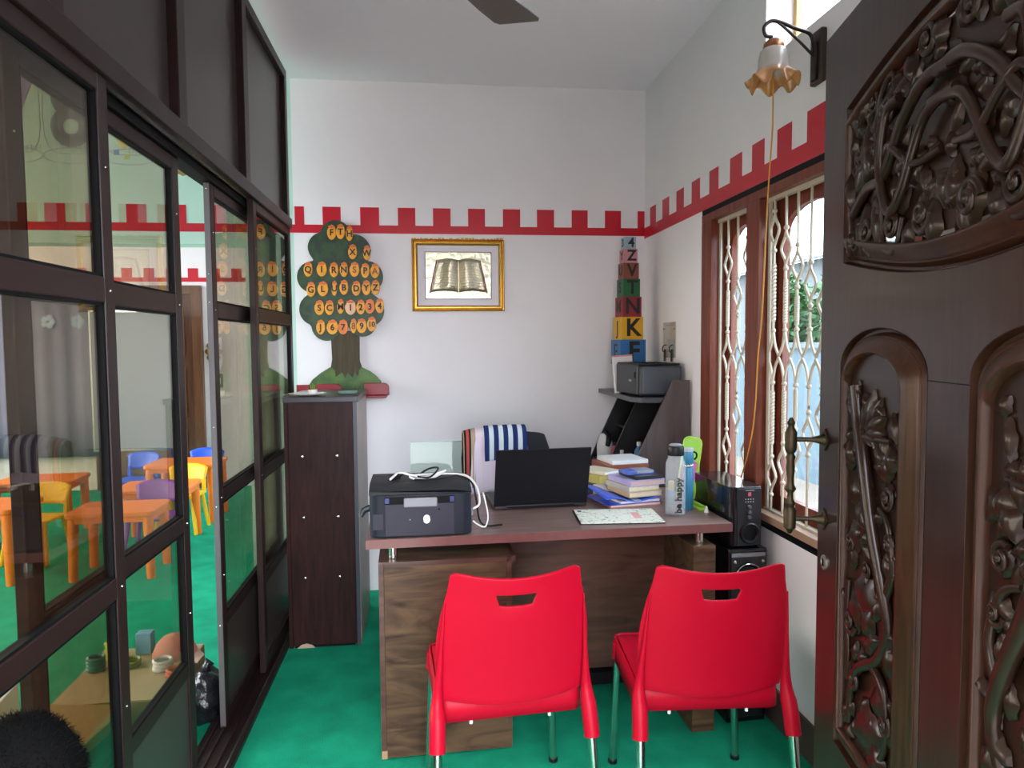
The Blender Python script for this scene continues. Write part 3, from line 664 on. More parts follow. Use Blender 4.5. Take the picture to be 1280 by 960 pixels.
for i, (s_, X_, Y_) in enumerate(row):
    x, z = zf(X_, Y_); w_ = .0248*wid.get(s_, 1.0); h_ = .0425
    ol = []
    for k in range(20):
        a = 2*PI*k/20; pinch = 1-.16*max(0, math.sin(a))
        ol.append((x+w_*math.cos(a)*pinch+(.003 if math.sin(a) > .5 else 0), z+h_*math.sin(a)))
    mg = plate('mango', [ol], .008, M_mg[2] if s_ == '1' else M_mg[1] if s_ in '37' else M_mg[0], tr_, T(0, -0.031, 0), .002)
    plate('blush', [[(x+w_*.75*math.cos(a)+.001, z+h_*.72+h_*.2*math.sin(a)) for a in [2*PI*k/10 for k in range(10)]]], .001, M_blush, mg, T(0, -0.0353, 0))
    faint = (s_ == 'S' and Y_ == 460) or s_ in ('A', '8')
    text('letter', s_, .050 if len(s_) == 1 else .042, M_letr if faint else M_let, mg, T(x, -0.0362, z-.003), .0012, .0012, .95)
# red ledge carrying the tree
lg = thing('wall_ledge', 'dark red painted wooden ledge under the tree board', 'shelf', (0, YB, 0))
M_ledge = mat('ledge_red', (0.25, 0.015, 0.022), .35, var=.15)
B('ledge_board', -0.745, -0.245, -0.115, 0, 1.140, 1.155, M_ledge, lg, .003)
plate('ledge_front', [[(-0.745, 1.155), (-0.675, 1.155), (-0.675, 1.218), (-0.745, 1.218)]], .018, M_ledge, lg, T(0, -0.065, 0), .003)
for a, c, yy in ((-0.630, -0.492, -0.105), (-0.370, -0.232, -0.062)):
    plate('ledge_front', [[(a, 1.155), (c, 1.155)]+arc(c-.03, 1.195, .03, .028, 0, PI/2, 6)+[(a, 1.223)]], .022, M_ledge, lg, T(0, yy, 0), .003)

# ------------------------------------------------------------------ framed picture
pf = thing('picture_frame', 'gold framed metal relief of an open book on the back wall', 'picture', (0.173, YB, 1.837), 0)
GW, GH = 0.267, 0.206
M_gold = mat('gold_frame', (0.42, 0.24, 0.05), .30, metal=.85, var=.3, scale=60)
rl = lambda o, d: [(-GW+o, -d, -GH+o), (GW-o, -d, -GH+o), (GW-o, -d, GH-o), (-GW+o, -d, GH-o)]
MB().loft([rl(0, 0), rl(0, .016), rl(.006, .024), rl(.012, .018), rl(.018, .024), rl(.024, .024), rl(.032, .012), rl(.034, .008)]).build('frame', M_gold, pf)
B('mat_board', -GW+.03, GW-.03, -.008, -.003, -GH+.03, GH-.03, mat('mount_board', (0.72, 0.69, 0.74), .6), pf)
rl2 = lambda o, d: [(-.193+o, -d, -.137+o), (.193-o, -d, -.137+o), (.193-o, -d, .137-o), (-.193+o, -d, .137-o)]
MB().loft([rl2(0, .008), rl2(.001, .011), rl2(.004, .011), rl2(.005, .008)]).build('inner_border', mat('plum_border', (0.20, 0.10, 0.16), .5), pf)
M_foil = mat('silver_gilt_foil', (0.62, 0.60, 0.44), .32, metal=.8, var=.15, scale=14, bump=.35, bscale=30)
B('foil_sheet', -.189, .189, -.0095, -.008, -.133, .133, M_foil, pf)
M_page = mat('embossed_page', (0.55, 0.50, 0.36), .28, metal=.85, var=.25, scale=30, bump=.3, bscale=90)
for sg in (-1, 1):
    def pg(u, v):
        wv = .118+(.042)*(1-v); x = sg*u*wv
        y = -.0105-.020*abs(math.sin(u*PI*1.0))**.8*(.6+.4*math.sin(u*6))-.004
        return (x, y, -.098+.185*v+.010*math.sin(u*PI))
    bp_ = MB().grid(pg, 20, 8).build('book_page', M_page, pf, smooth='all', solid=.002)
    for r_ in range(9):
        if r_ < 9:
            v = .16+.085*r_; P_ = [pg(.08+.84*k/16, v) for k in range(17)]
            MB().tube([(p[0], p[1]-.0012, p[2]) for p in P_], .0011, 4).build('embossed_line', mat('line_relief', (0.33, 0.27, 0.16), .4, metal=.7), bp_)
    b0, b1 = pg(1, 0), pg(1, 1)
    MB().tube([(b0[0]+sg*.006, -.014, b0[2]-.004), (b1[0]+sg*.006, -.014, b1[2])], .004, 6).build('book_cover_edge', mat('book_cover_red', (0.25, 0.05, 0.07), .4), pf)
MB().tube([(0, -.016, -.112), (0, -.016, .080)], .004, 6).build('book_spine', M_page, pf)
def ringp(r): return [(.032+r*math.cos(a), -.034-.001, -.082+r*math.sin(a)) for a in [PI*k/14 for k in range(15)]]
for sg in (-1, 1):
    for r_ in (.012, .020, .028): MB().tube([(sg*.036+r_*math.cos(a), -.032, -.094+r_*math.sin(a)) for a in [PI*k/14 for k in range(15)]], .0016, 5).build('corner_ornament', mat('line_relief', (0,0,0)), pf)
rag = MB(); rnd = random.Random(3)
x = -GW
while x < GW-.02:
    w_ = rnd.uniform(.008, .03); rag.box(x, min(x+w_*.8, GW), -.014, -.004, GH-.002, GH+rnd.uniform(.003, .010)); x += w_
rag.build('tinsel_edge', M_gold, pf)

# ------------------------------------------------------------------ corner shelf unit with letter blocks and second printer
M_hutch = wood('hutch_side', (0.085, 0.062, 0.062), (0.125, 0.098, 0.100), (9, 9, 1), .4, .4, .7, 3, .02)
M_hdark = mat('hutch_dark', (0.012, 0.011, 0.013), .4, var=.2)
cs_ = thing('corner_shelf', 'dark corner shelf unit with slanting side panels by the window wall', 'shelf')
plate('side_panel', [[(1.272, 0), (1.272, 1.257), (1.188, 1.257), (0.80, 0.44), (0.80, 0)]], .018, M_hutch, cs_, T(0, 3.389, 0), .001)
plate('side_panel', [[(1.272, 0), (1.272, 1.155), (1.135, 1.155), (0.80, 0.44), (0.80, 0)]], .018, M_hdark, cs_, T(0, 4.150, 0), .001)
B('back_panel', 1.262, 1.274, 3.40, 4.14, 0, 1.15, M_hdark, cs_)
MB().prism([(1.035, 3.402), (1.262, 3.402), (1.262, 4.158), (1.0, 4.158), (1.0, 3.47)], 1.145, 1.170).build('top_board', mat('hutch_top', (0.06, 0.062, 0.07), .35), cs_, bevel=.002)
MB().prism([(0.96, 3.400), (1.262, 3.400), (1.262, 4.139), (0.96, 4.139)], 0.745, 0.765).build('shelf_board', M_hdark, cs_)
MB().prism([(0.85, 3.400), (1.262, 3.400), (1.262, 4.139), (0.85, 4.139)], 0.36, 0.38).build('shelf_board', M_hdark, cs_)
plate('divider', [[(1.262, .765), (1.262, 1.145), (1.13, 1.145), (.97, .80), (.97, .765)]], .016, M_hdark, cs_, T(0, 3.78, 0))
MB().box(1.10, 1.262, 3.79, 4.139, .95, .964).build('half_shelf', M_hdark, cs_)
# bottles on the shelf
def bottle(loc, r, h, m, label, capm, nm='bottle', shape=None):
    t = thing(nm, label, 'bottle', loc)
    MB().lathe(shape or [(r*.7, 0), (r, .006), (r, h*.62), (r*.85, h*.72), (r*.42, h*.82), (r*.42, h*.88)], 20).build('body', m, t, smooth=True)
    MB().lathe([(r*.5, h*.86), (r*.5, h), (r*.3, h)], 16).build('cap', capm, t, smooth=True)
    return t
tjug = thing('spray_jug', 'white plastic jug with black handle on the corner shelf', 'jug', (1.005, 4.02, .765), R(20))
MB().lathe([(.032, 0), (.045, .006), (.047, .08), (.042, .11), (.028, .14), (.024, .15)], 20).build('body', M_white, tjug, smooth=True)
MB().tube([(-.012, -.044, .085), (-.008, -.05, .115), (0, -.04, .145), (0, -.01, .16)], [.014, .016, .016, .014], 10).build('handle', M_black, tjug, smooth=True)
bottle((1.035, 3.90, .765), .024, .115, mat('red_bottle', (0.45, 0.05, 0.06), .3), 'small red bottle on the corner shelf', M_black)
bottle((1.035, 3.83, .765), .028, .115, mat('pale_bottle', (0.35, 0.42, 0.45), .15), 'pale clear bottle on the corner shelf', M_white)
bottle((1.03, 3.745, .765), .020, .095, mat('greywhite_bottle', (0.6, 0.6, 0.6), .3), 'short grey white bottle on the corner shelf', M_white)
bottle((1.10, 3.66, .765), .024, .15, mat('blue_bottle', (0.06, 0.20, 0.42), .3), 'blue bottle on the corner shelf behind the divider', M_white)
# second printer
p2 = thing('printer', 'dark grey printer on top of the corner shelf', 'printer', (1.125, 3.60, 1.170), R(6))
MB().box(-.10, .125, -.14, .16, .006, .155).build('body', mat('printer_grey', (0.045, 0.050, 0.060), .4), p2, bevel=.014, seg=3)
MB().box(-.112, -.095, -.13, .155, .01, .16).build('side_cover', mat('printer_side', (0.025, 0.026, 0.03), .4), p2, bevel=.006)
MB().prism([(-.105, -.13), (.125, -.125), (.125, .16), (-.105, .16)], .155, .168).build('top_cover', M_black, p2, bevel=.004)
MB().box(-.085, .115, -.146, -.139, .016, .145).build('front_cover', mat('printer_blue_grey', (0.075, 0.085, 0.105), .35), p2, bevel=.003)
MB().box(-.1135, -.112, -.06, -.03, .075, .085).build('badge', mat('badge_grey', (.4, .4, .42), .4), p2)
MB().box(-.1145, -.112, -.115, -.10, .095, .125).build('side_latch', M_rubber, p2)
for a in range(4): MB().box(-.06+.035*a, -.045+.035*a, -.12, .10, .168, .170).build('vent_rib', M_rubber, p2)
for sx in (-.08, .1):
    for sy in (-.11, .13): MB().box(sx-.012, sx+.012, sy-.012, sy+.012, 0, .008).build('foot', M_rubber, p2)
# small white carton behind
bx_ = thing('carton', 'small white carton with pink edge leaning on the dark grey printer', 'box', (1.055, 3.775, 1.170), R(6))
MB().box(-.055, .055, -.012, .012, 0, .205, Matrix.Rotation(R(-3), 4, 'X') @ Matrix.Rotation(R(-4), 4, 'Y')).build('carton_body', mat('carton_white', (.72, .68, .68), .5, var=.05), bx_, bevel=.001)
MB().box(-.056, .056, -.013, .013, .198, .206, Matrix.Rotation(R(-3), 4, 'X') @ Matrix.Rotation(R(-4), 4, 'Y')).build('carton_edge', mat('carton_pink', (.65, .25, .22), .5), bx_)
MB().box(-.046, -.03, -.0135, -.012, .03, .045, Matrix.Rotation(R(-3), 4, 'X')).build('carton_print', mat('print_teal', (.1, .25, .3), .5), bx_)
# letter block tower
BLK = [((.25, .33, .10), 'C', 'D', 'olive', .125), ((.025, .14, .36), 'E', 'F', 'blue', .150), ((.62, .33, .01), 'J', 'K', 'yellow', .128), ((.22, .012, .022), 'M', 'N', 'red', .113), ((.008, .10, .035), 'S', 'T', 'green', .100), ((.20, .055, .03), 'U', 'V', 'brown', .090), ((.52, .22, .26), 'Y', 'Z', 'pink', .078), ((.30, .42, .50), '3', '4', 'pale blue', .066)]
z = 1.170; hs = [.150, .139, .126, .112, .100, .088, .078, .067]
for (c_, l1, l2, nm, w_), h_ in zip(BLK, hs):
    t = thing('letter_block', f'{nm} cube with letter {l2} in the corner block tower' if not l2.isdigit() else f'{nm} cube with number {l2} topping the corner block tower', 'block', (1.117, 3.93, z), R(6), 'stacked letter blocks')
    B('cube', -w_/2, w_/2, -w_/2, w_/2, 0, h_, mat('block_'+nm.replace(' ', '_'), c_, .45), t, .002)
    text('letter', l2, h_*1.05, M_let, t, T(.004, -w_/2-.001, h_*.5), .0012, .003*h_/.1)
    text('letter', l1, h_*.85, M_let, t, RZ(R(-90)) @ T(0, -w_/2-.001, h_*.5), .0012, .001)
    z += h_
# key holder on the right wall
kh = thing('key_holder', 'clear acrylic key holder with brass hooks on the side wall', 'key holder', (XR, 3.71, 1.36))
plate('plate', [rrect(-.10, .10, 0, .19, .006)], .003, glass('acrylic', (.93, .93, .90), 1.5), kh, RZ(R(-90)) @ T(0, -.004, 0))
for y in (-.055, .055): MB().tube(spline([(-.004, y, .07), (-.02, y, .06), (-.022, y, .035), (-.010, y, .03)], 4), .003, 6).build('hook', M_brass, kh, smooth='all'); MB().box(-.014, -.008, y-.008, y+.008, -.02, .045).build('key', M_brass, kh)
MB().box(-.0075, -.006, -.06, .05, .172, .178).build('printed_line', M_ink, kh)
for y in (-.085, .085): MB().ball((-.006, y, .155), .005, 8, 6).build('screw', M_steel, kh)

# ------------------------------------------------------------------ laser printer on the desk
M_pr = mat('printer_charcoal', (0.016, 0.019, 0.028), .4, spec=.2, var=.08); M_pr2 = mat('printer_slate', (0.034, 0.032, 0.048), .38, spec=.2, var=.08); M_prt = mat('printer_top', (0.028, 0.028, 0.032), .5, spec=.2, bump=.1, bscale=500)
p1 = thing('laser_printer', 'charcoal laser printer with cables on its lid on the desk', 'printer', dworld(0.012, 0.012), DKR+R(-1))
PW, PD, PH = .352, .245, .180
MB().prism(arc(.03, .03, .03, .03, PI, 1.5*PI, 5)+arc(PW-.035, .03, .035, .03, 1.5*PI, 2*PI, 5)+[(PW, PD), (0, PD)], .004, .150).build('body', M_pr, p1, smooth=True, bevel=.003)
def ptop(u, v):
    x = u*PW; y = .004+v*(PD-.004); zz = .150+.030*math.sin(min(1, v*2.4+.25)*PI/2)-.012*max(0, (u-.8)/.2)**2*(1)
    return (x, y, zz)
tp = MB().grid(ptop, 16, 10)
tp.loft([[(0, .004, .148), (PW, .004, .148), (PW, PD, .148), (0, PD, .148)], [ptop(0, 0), ptop(1, 0), ptop(1, 1), ptop(0, 1)]])
tp.build('lid', M_prt, p1, smooth=True)
fc_ = MB().box(.052, .292, -.006, .01, .006, .118).build('front_cover', M_pr2, p1, bevel=.003)
MB().box(.052, .292, -.004, .01, .118, .142).build('paper_slot', M_rubber, p1)
for x in (.054, .276): MB().box(x, x+.014, -.0055, .01, .122, .140).build('paper_guide', mat('guide_blue', (0.01, 0.035, 0.16), .35), p1)
MB().box(.118, .232, -.016, .012, .108, .140).build('cover_grip', mat('grip_grey', (0.22, 0.22, 0.25), .35), fc_, bevel=.004)
MB().box(.012, .048, -.001, .004, .03, .085).build('side_flap', M_pr2, p1, bevel=.001)
lgm = [(.195+.012*math.cos(a), .064+.0135*math.sin(a)+(.002 if math.sin(a) > 0 else -.002)) for a in [2*PI*k/12 for k in range(12)]]
plate('logo_badge', [lgm], .0012, mat('badge_white', (.75, .75, .78), .4), fc_, T(0, -.0068, 0))
MB().ball((.138, -.0062, .064), .002, 6, 4).build('indicator', M_white, fc_); MB().ball((.238, -.0062, .097), .0035, 8, 5).build('indicator', M_rubber, fc_)
MB().box(PW-.002, PW+.005, .03, .075, .062, .088).build('side_port', mat('port_grey', (.16, .18, .24), .4), p1)
MB().tube([(.002, .05, .098), (-.02, .045, .09), (-.032, .04, .07)], [.012, .011, .008], 8).build('side_lever', mat('teal_black', (.012, .022, .028), .25), p1, smooth=True)
def P1(x, y, z): 
    a = DKR+R(-1); o = dworld(.012, .012); return (o[0]+math.cos(a)*x-math.sin(a)*y, o[1]+math.sin(a)*x+math.cos(a)*y, .78+z)
M_wcab = mat('white_cable', (.72, .70, .68), .45)
lz = .182
cable('power_cable', [P1(.06, .08, lz+.004), P1(.09, .10, lz+.010), P1(.13, .12, lz+.020), P1(.17, .10, lz+.010), P1(.21, .08, lz+.012), P1(.24, .12, lz+.035), P1(.21, .15, lz+.030), P1(.17, .13, lz+.012), P1(.15, .10, lz+.004), P1(.19, .07, lz+.004), P1(.26, .10, lz+.003), P1(.31, .14, lz+.002), P1(.36, .12, lz-.02), P1(.375, .10, .10), P1(.385, .10, .03), P1(.41, .10, .005), P1(.47, .11, .004)], .0035, M_black, 'black power cable coiled on the laser printer lid', 'cable')
cable('usb_cable', [P1(.07, .075, lz+.008), P1(.10, .12, lz+.022), P1(.14, .10, lz+.018), P1(.19, .11, lz+.006), P1(.25, .12, lz+.02), P1(.265, .14, lz+.022), P1(.22, .10, lz+.006), P1(.16, .09, lz+.004), P1(.14, .11, lz+.012), P1(.20, .13, lz+.012), P1(.29, .15, lz+.008), P1(.345, .12, lz+.002), P1(.375, .08, lz-.03), P1(.382, .05, .10), P1(.358, .04, .083)], .0042, M_wcab, 'white cable looping from the laser printer lid to its side port', 'cable')
cable('cord', [P1(.356, .02, .045), P1(.375, .02, .03), P1(.40, .03, .02), P1(.412, .05, .05), P1(.405, .07, .10), P1(.398, .09, .13)], .003, M_wcab, 'grey white cord hanging by the laser printer side', 'cable')
pg_ = MB().box(-.018, .018, -.010, .010, 0, .02).tube([(.018, 0, .01), (.032, 0, .01)], .004, 6).build('power_plug', M_black, bevel=.004)
pg_.location = P1(.085, .115, .1805); pg_.rotation_euler = (0, R(-12), R(30)); tag(pg_, 'black power plug lying on the laser printer lid', 'plug')

# ------------------------------------------------------------------ laptop
lp_ = thing('laptop', 'black laptop seen from behind its open lid on the desk', 'laptop', (0.437, 2.80, .78), R(3.5))
M_lid = mat('laptop_lid', (0.010, 0.010, 0.013), .45, spec=.12, var=.1, bump=.08, bscale=700)
MB().box(-.190, .190, .0, .255, .004, .022).build('base', mat('laptop_base', (.02, .02, .022), .4), lp_, bevel=.003)
MB().box(-.165, .165, .07, .17, .022, .0235).build('keyboard', M_rubber, lp_)
hm = T(0, .004, .016) @ Matrix.Rotation(R(17), 4, 'X')
lid_ = MB().box(-.191, .191, -.004, .004, 0, .247, hm).build('lid', M_lid, lp_, bevel=.002)
MB().box(-.178, .178, .0041, .005, .018, .235, hm).build('screen', mat('dark_screen', (.01, .012, .016), .1), lid_)
MB().tube([(-.14, .004, .014), (.14, .004, .014)], .008, 10).build('hinge', M_black, lp_)
for x in (-.15, .15):
    for y in (.02, .23): MB().box(x-.01, x+.01, y-.006, y+.006, 0, .005).build('foot', M_rubber, lp_)

# ------------------------------------------------------------------ office chair with towels
oc = thing('office_chair', 'black office chair behind the desk draped with towels', 'chair', (0.36, 3.42, 0), R(2))
M_mesh = mat('black_fabric', (.012, .012, .014), .85, bump=.3, bscale=400)
def obk(u, v):
    x = (u*2-1); hw = .215-.03*max(0, v-.8)/.2*1.2-.02*(1-v); z = .58+.445*v-.022*abs(x)**3*v; y = -.05+.07*x*x-.03*v
    return (x*hw, y, z)
MB().grid(obk, 16, 12).build('backrest', M_mesh, oc, smooth='all', solid=.045, bevel=.012)
MB().prism(rrect(-.23, .23, -.02, .44, .06), .44, .51).build('seat', M_mesh, oc, bevel=.02, seg=3)
MB().box(-.035, .035, -.03, .10, .415, .44).box(-.03, .03, -.075, -.045, .40, .68).build('back_bracket', M_black, oc, bevel=.004)
MB().tube([(0, .2, .09), (0, .2, .28)], .026, 14).tube([(0, .2, .28), (0, .2, .44)], .016, 14).build('gas_lift', M_black, oc, smooth=True)
for k in range(5):
    a = 2*PI*k/5+.3
    MB().tube([(0, .2, .10), (.24*math.cos(a), .2+.24*math.sin(a), .075)], [.024, .014], 8).build('base_leg', M_black, oc, smooth=True)
    MB().lathe([(.01, -.02), (.026, -.018), (.026, .018), (.01, .02)], 14, mtx=T(.24*math.cos(a), .2+.24*math.sin(a), .027) @ RZ(a) @ Matrix.Rotation(R(90), 4, 'X')).build('caster', M_black, oc, smooth=True)
def stripemat(name, cols, scale, axis=0, rough=.85):
    m, t, b = nt(name); N = t.nodes; L = t.links
    tc = N.new('ShaderNodeTexCoord'); sx = N.new('ShaderNodeSeparateXYZ'); L.new(tc.outputs['Object'], sx.inputs[0])
    mu = N.new('ShaderNodeMath'); mu.operation = 'MULTIPLY'; mu.inputs[1].default_value = scale; L.new(sx.outputs[axis], mu.inputs[0])
    fr_ = N.new('ShaderNodeMath'); fr_.operation = 'FRACT'; L.new(mu.outputs[0], fr_.inputs[0])
    cr = N.new('ShaderNodeValToRGB'); cr.color_ramp.interpolation = 'CONSTANT'
    for i, (p, c) in enumerate(cols):
        e = cr.color_ramp.elements[i] if i < 2 else cr.color_ramp.elements.new(p)
        e.position = p; e.color = (*c, 1)
    L.new(fr_.outputs[0], cr.inputs[0]); L.new(cr.outputs[0], b.inputs['Base Color']); b.inputs['Roughness'].default_value = rough; b.inputs['Specular IOR Level'].default_value = .1
    n = N.new('ShaderNodeTexNoise'); n.inputs['Scale'].default_value = 500; bp = N.new('ShaderNodeBump'); bp.inputs['Strength'].default_value = .4; bp.inputs['Distance'].default_value = .003
    L.new(n.outputs['Fac'], bp.inputs['Height']); L.new(bp.outputs['Normal'], b.inputs['Normal'])
    return m
def drape(name, x0, x1, zf_, zbk, off, m, label, cat, wob=.004, ztop=1.035, yf=-.098, ybk=-.004, taper=0, sk=0):
    """cloth hung over the chair back: front fall, over the top, rear fall"""
    path = [(yf-off, zf_), (yf-off-.003, (zf_+ztop)/2), (yf-off, ztop-.03), (yf+.014-off*.5, ztop+off*.6), ((yf+ybk)/2, ztop+.010+off), (ybk-.014+off*.5, ztop+off*.6), (ybk+off, ztop-.03), (ybk+off+.004, zbk)]
    P = spline([(0, a, b_) for a, b_ in path], 5); n = len(P)
    def f(u, v):
        p = P[min(int(round(v*(n-1))), n-1)]; x = x0+(x1-x0)*u; zz = p.z
        x += taper*(u-.5)*(1-min(1, max(0, (zz-zf_)/(ztop-zf_))))+sk*(ztop-zz)
        fall = (ztop-zz)
        return (x, p.y+(wob*math.sin(u*17+fall*6)*min(1, fall*9)+.0*u)*(-1 if v < .5 else 1), zz-.018*abs((x)/.2)**3)
    o = MB().grid(f, 22, n-1).build(name, m, None, smooth='all', solid=.003)
    o.location = (0.36, 3.42, 0); o.rotation_euler.z = R(2)
    return tag(o, label, cat)
drape('pink_towel', -.165, -.005, .742, .86, .004, stripemat('pink_towel', [(0, (.66, .56, .66)), (.5, (.70, .60, .70))], 8), 'pale pink towel hanging under the striped towel on the office chair', 'towel', taper=.03, sk=-.03)
drape('striped_towel', -.118, .088, .895, .85, .010, stripemat('navy_stripe_towel', [(0, (.60, .66, .70)), (.48, (.018, .032, .13))], 22), 'navy and white striped towel over the office chair back', 'towel', sk=.04)
drape('scarf', -.212, -.155, .78, .80, .006, stripemat('scarf_stripes', [(0, (.42, .33, .25)), (.45, (.02, .012, .012)), (.62, (.45, .08, .07)), (.85, (.02, .012, .012))], 17), 'red black and beige striped scarf on the office chair edge', 'scarf', wob=.003)

# greenish glass sheet leaning on the back wall
gs = thing('glass_sheet', 'greenish sheet of glass leaning against the back wall', 'glass', (0, 0, 0))
MB().box(-.118, .42, -.004, .004, 0, .885, T(0, 4.02, 0) @ Matrix.Rotation(R(-9.0), 4, 'X')).build('sheet', glass('green_sheet_glass', (.92, .97, .94), .35), gs)
MB().box(-.118, .42, -.0045, .0045, .881, .886, T(0, 4.02, 0) @ Matrix.Rotation(R(-9.0), 4, 'X')).build('cut_edge', mat('glass_edge', (.18, .36, .28), .2), gs)

# ------------------------------------------------------------------ papers, books, bottles on the desk
def slab(name, cx, cy, z, w, d, h, rz, m, label, cat, bevel=.001, pages=None, cover=None):
    t = thing(name, label, cat, (cx, cy, z), R(rz))
    if pages:
        B('pages', -w/2+.003, w/2-.002, -d/2+.003, d/2-.003, .0025, h-.0025, pages, t)
        B('cover', -w/2, w/2, -d/2, d/2, 0, .0025, m, t); B('cover', -w/2, w/2, -d/2, d/2, h-.0025, h, m, t); B('spine', -w/2, -w/2+.003, -d/2, d/2, .0025, h-.0025, m, t)
    else: B('sheet', -w/2, w/2, -d/2, d/2, 0, h, m, t, bevel)
    return t
M_pgs = mat('paper_pages', (.68, .60, .46), .8, var=.15, scale=80); M_pgw = mat('white_pages', (.72, .72, .74), .8, var=.08, scale=90)
zt = .78
slab('file_folder', .805, 2.890, zt, .225, .22, .012, 10, mat('orange_file', (.62, .20, .09), .5), 'orange card file at the bottom of the desk paper pile', 'folder', pages=M_pgw)
fl = thing('plastic_folder', 'bright blue plastic folder in the desk paper pile', 'folder', (.785, 2.93, zt+.0125), R(13))
def fold(u, v):
    x = -.13+.25*u; y = -.155+.20*v
    return (x, y, .014+.036*max(0, (.42-u)/.42)*(.35+.65*v)+.006*math.sin(u*8))
M_bluef = mat('blue_polypropylene', (.035, .10, .62), .3)
MB().grid(fold, 14, 8).build('cover', M_bluef, fl, smooth='all', solid=.002)
B('contents', -.06, .118, -.148, .04, 0, .010, M_pgw, fl)
B('cover', -.125, .125, -.155, .045, -.0002, .0015, M_bluef, fl)
zz = zt+.034
for i, (cx, cy, w, d, h, rz, m, pm, lb) in enumerate([(.850, 2.895, .155, .19, .022, 14, mat('tan_book', (.55, .40, .24), .5), M_pgs, 'tan covered book above the blue folder'),
        (.842, 2.90, .150, .185, .021, 17, mat('grey_book', (.45, .42, .36), .5), M_pgs, 'grey covered book between tan book and lavender book'),
        (.862, 2.905, .165, .185, .022, 15, mat('lavender_book', (.42, .38, .62), .45), mat('pink_pages', (.60, .42, .40), .7), 'lavender covered book high in the desk paper pile'),
        (.880, 2.905, .125, .15, .014, 12, mat('black_diary', (.02, .02, .028), .4), None, 'black diary near the top of the paper pile')]):
    slab('book', cx, cy, zz, w, d, h, rz, m, lb, 'book', pages=pm); zz += h+.0003
ph = thing('carton', 'blue and silver small box on top of the paper pile', 'box', (.865, 2.90, zz), R(12))
B('box_body', -.065, .060, -.035, .035, 0, .016, mat('blue_box', (.10, .16, .50), .25, var=.5, scale=40), ph, .002); B('foil_label', -.02, .055, -.036, .0355, .006, .0165, mat('silver_label', (.55, .58, .68), .25, metal=.5), ph)
slab('book', .740, 3.066, zt, .14, .11, .055, 20, mat('navy_ledger', (.03, .04, .10), .5), 'thick navy ledger behind the laptop edge under olive books', 'book', pages=M_pgw)
slab('book', .728, 3.066, zt+.0553, .11, .15, .036, 30, mat('olive_book', (.38, .33, .08), .5), 'olive yellow book on the navy ledger beside the laptop', 'book', pages=mat('yellow_pages', (.55, .48, .14), .7))
slab('book', .740, 3.07, zt+.0916, .10, .15, .014, 36, mat('cream_book', (.58, .54, .42), .5), 'cream notebook on the olive yellow book', 'book', pages=M_pgw)
slab('cloth', .806, 3.03, zt+.0553, .05, .07, .035, 20, mat('cyan_cloth', (.10, .36, .58), .6), 'small cyan pouch wedged behind the tan book', 'pouch', bevel=.01)
# box file and papers between desk and corner shelf
slab('box_file', .885, 3.256, .0, .21, .19, .885, 8, mat('maroon_box', (.26, .075, .045), .45), 'tall maroon box behind the desk under loose papers', 'box', bevel=.003)
slab('paper_sheaf', .897, 3.256, .8853, .18, .18, .018, 10, M_pgw, 'sheaf of loose white papers on the tall maroon box', 'papers')
gk = thing('glue_bottle', 'small blue glue bottle with yellow cap by the paper pile', 'bottle', (.978, 2.80, zt))
MB().lathe([(.013, 0), (.015, .002), (.015, .055), (.010, .062)], 16).build('body', mat('glue_blue', (.05, .25, .50), .35), gk, smooth=True)
MB().lathe([(.011, .058), (.0125, .06), (.012, .095), (.009, .097)], 16).build('cap', mat('glue_yellow', (.80, .55, .02), .4), gk, smooth=True)
# map printed pad
def padmat():
    m, t, b = nt('map_print'); N = t.nodes; L = t.links
    tc = N.new('ShaderNodeTexCoord'); v = N.new('ShaderNodeTexVoronoi'); v.feature = 'DISTANCE_TO_EDGE'; v.inputs['Scale'].default_value = 38
    n = N.new('ShaderNodeTexNoise'); n.inputs['Scale'].default_value = 60; n.inputs['Detail'].default_value = 5
    L.new(tc.outputs['Object'], v.inputs['Vector']); L.new(tc.outputs['Object'], n.inputs['Vector'])
    c1_ = N.new('ShaderNodeValToRGB'); c1_.color_ramp.elements[0].color = (.40, .40, .32, 1); c1_.color_ramp.elements[1].color = (.80, .80, .70, 1); c1_.color_ramp.elements[1].position = .03
    c2_ = N.new('ShaderNodeValToRGB'); c2_.color_ramp.elements[0].color = (.28, .32, .28, 1); c2_.color_ramp.elements[0].position = .33; c2_.color_ramp.elements[1].color = (1, 1, 1, 1); c2_.color_ramp.elements[1].position = .40
    mx = N.new('ShaderNodeMix'); mx.data_type = 'RGBA'; mx.blend_type = 'MULTIPLY'; mx.inputs[0].default_value = 1
    L.new(v.outputs['Distance'], c1_.inputs[0]); L.new(n.outputs['Fac'], c2_.inputs[0]); L.new(c1_.outputs[0], mx.inputs[6]); L.new(c2_.outputs[0], mx.inputs[7]); L.new(mx.outputs[2], b.inputs['Base Color'])
    b.inputs['Roughness'].default_value = .5
    return m
pad = thing('desk_pad', 'cream pad printed with map like lines on the desk edge', 'pad', (.705, 2.617, zt), R(-4))
B('sheet', -.155, .155, -.105, .105, .004, .007, padmat(), pad); B('backing', -.160, .155, -.105, .105, 0, .004, M_black, pad)
B('pink_mark', .055, .085, -.045, .045, .0068, .0072, mat('pink_mark', (.75, .35, .35), .5), pad); B('dark_mark', -.145, -.13, .065, .09, .0068, .0072, mat('dark_mark', (.05, .07, .12), .5), pad)
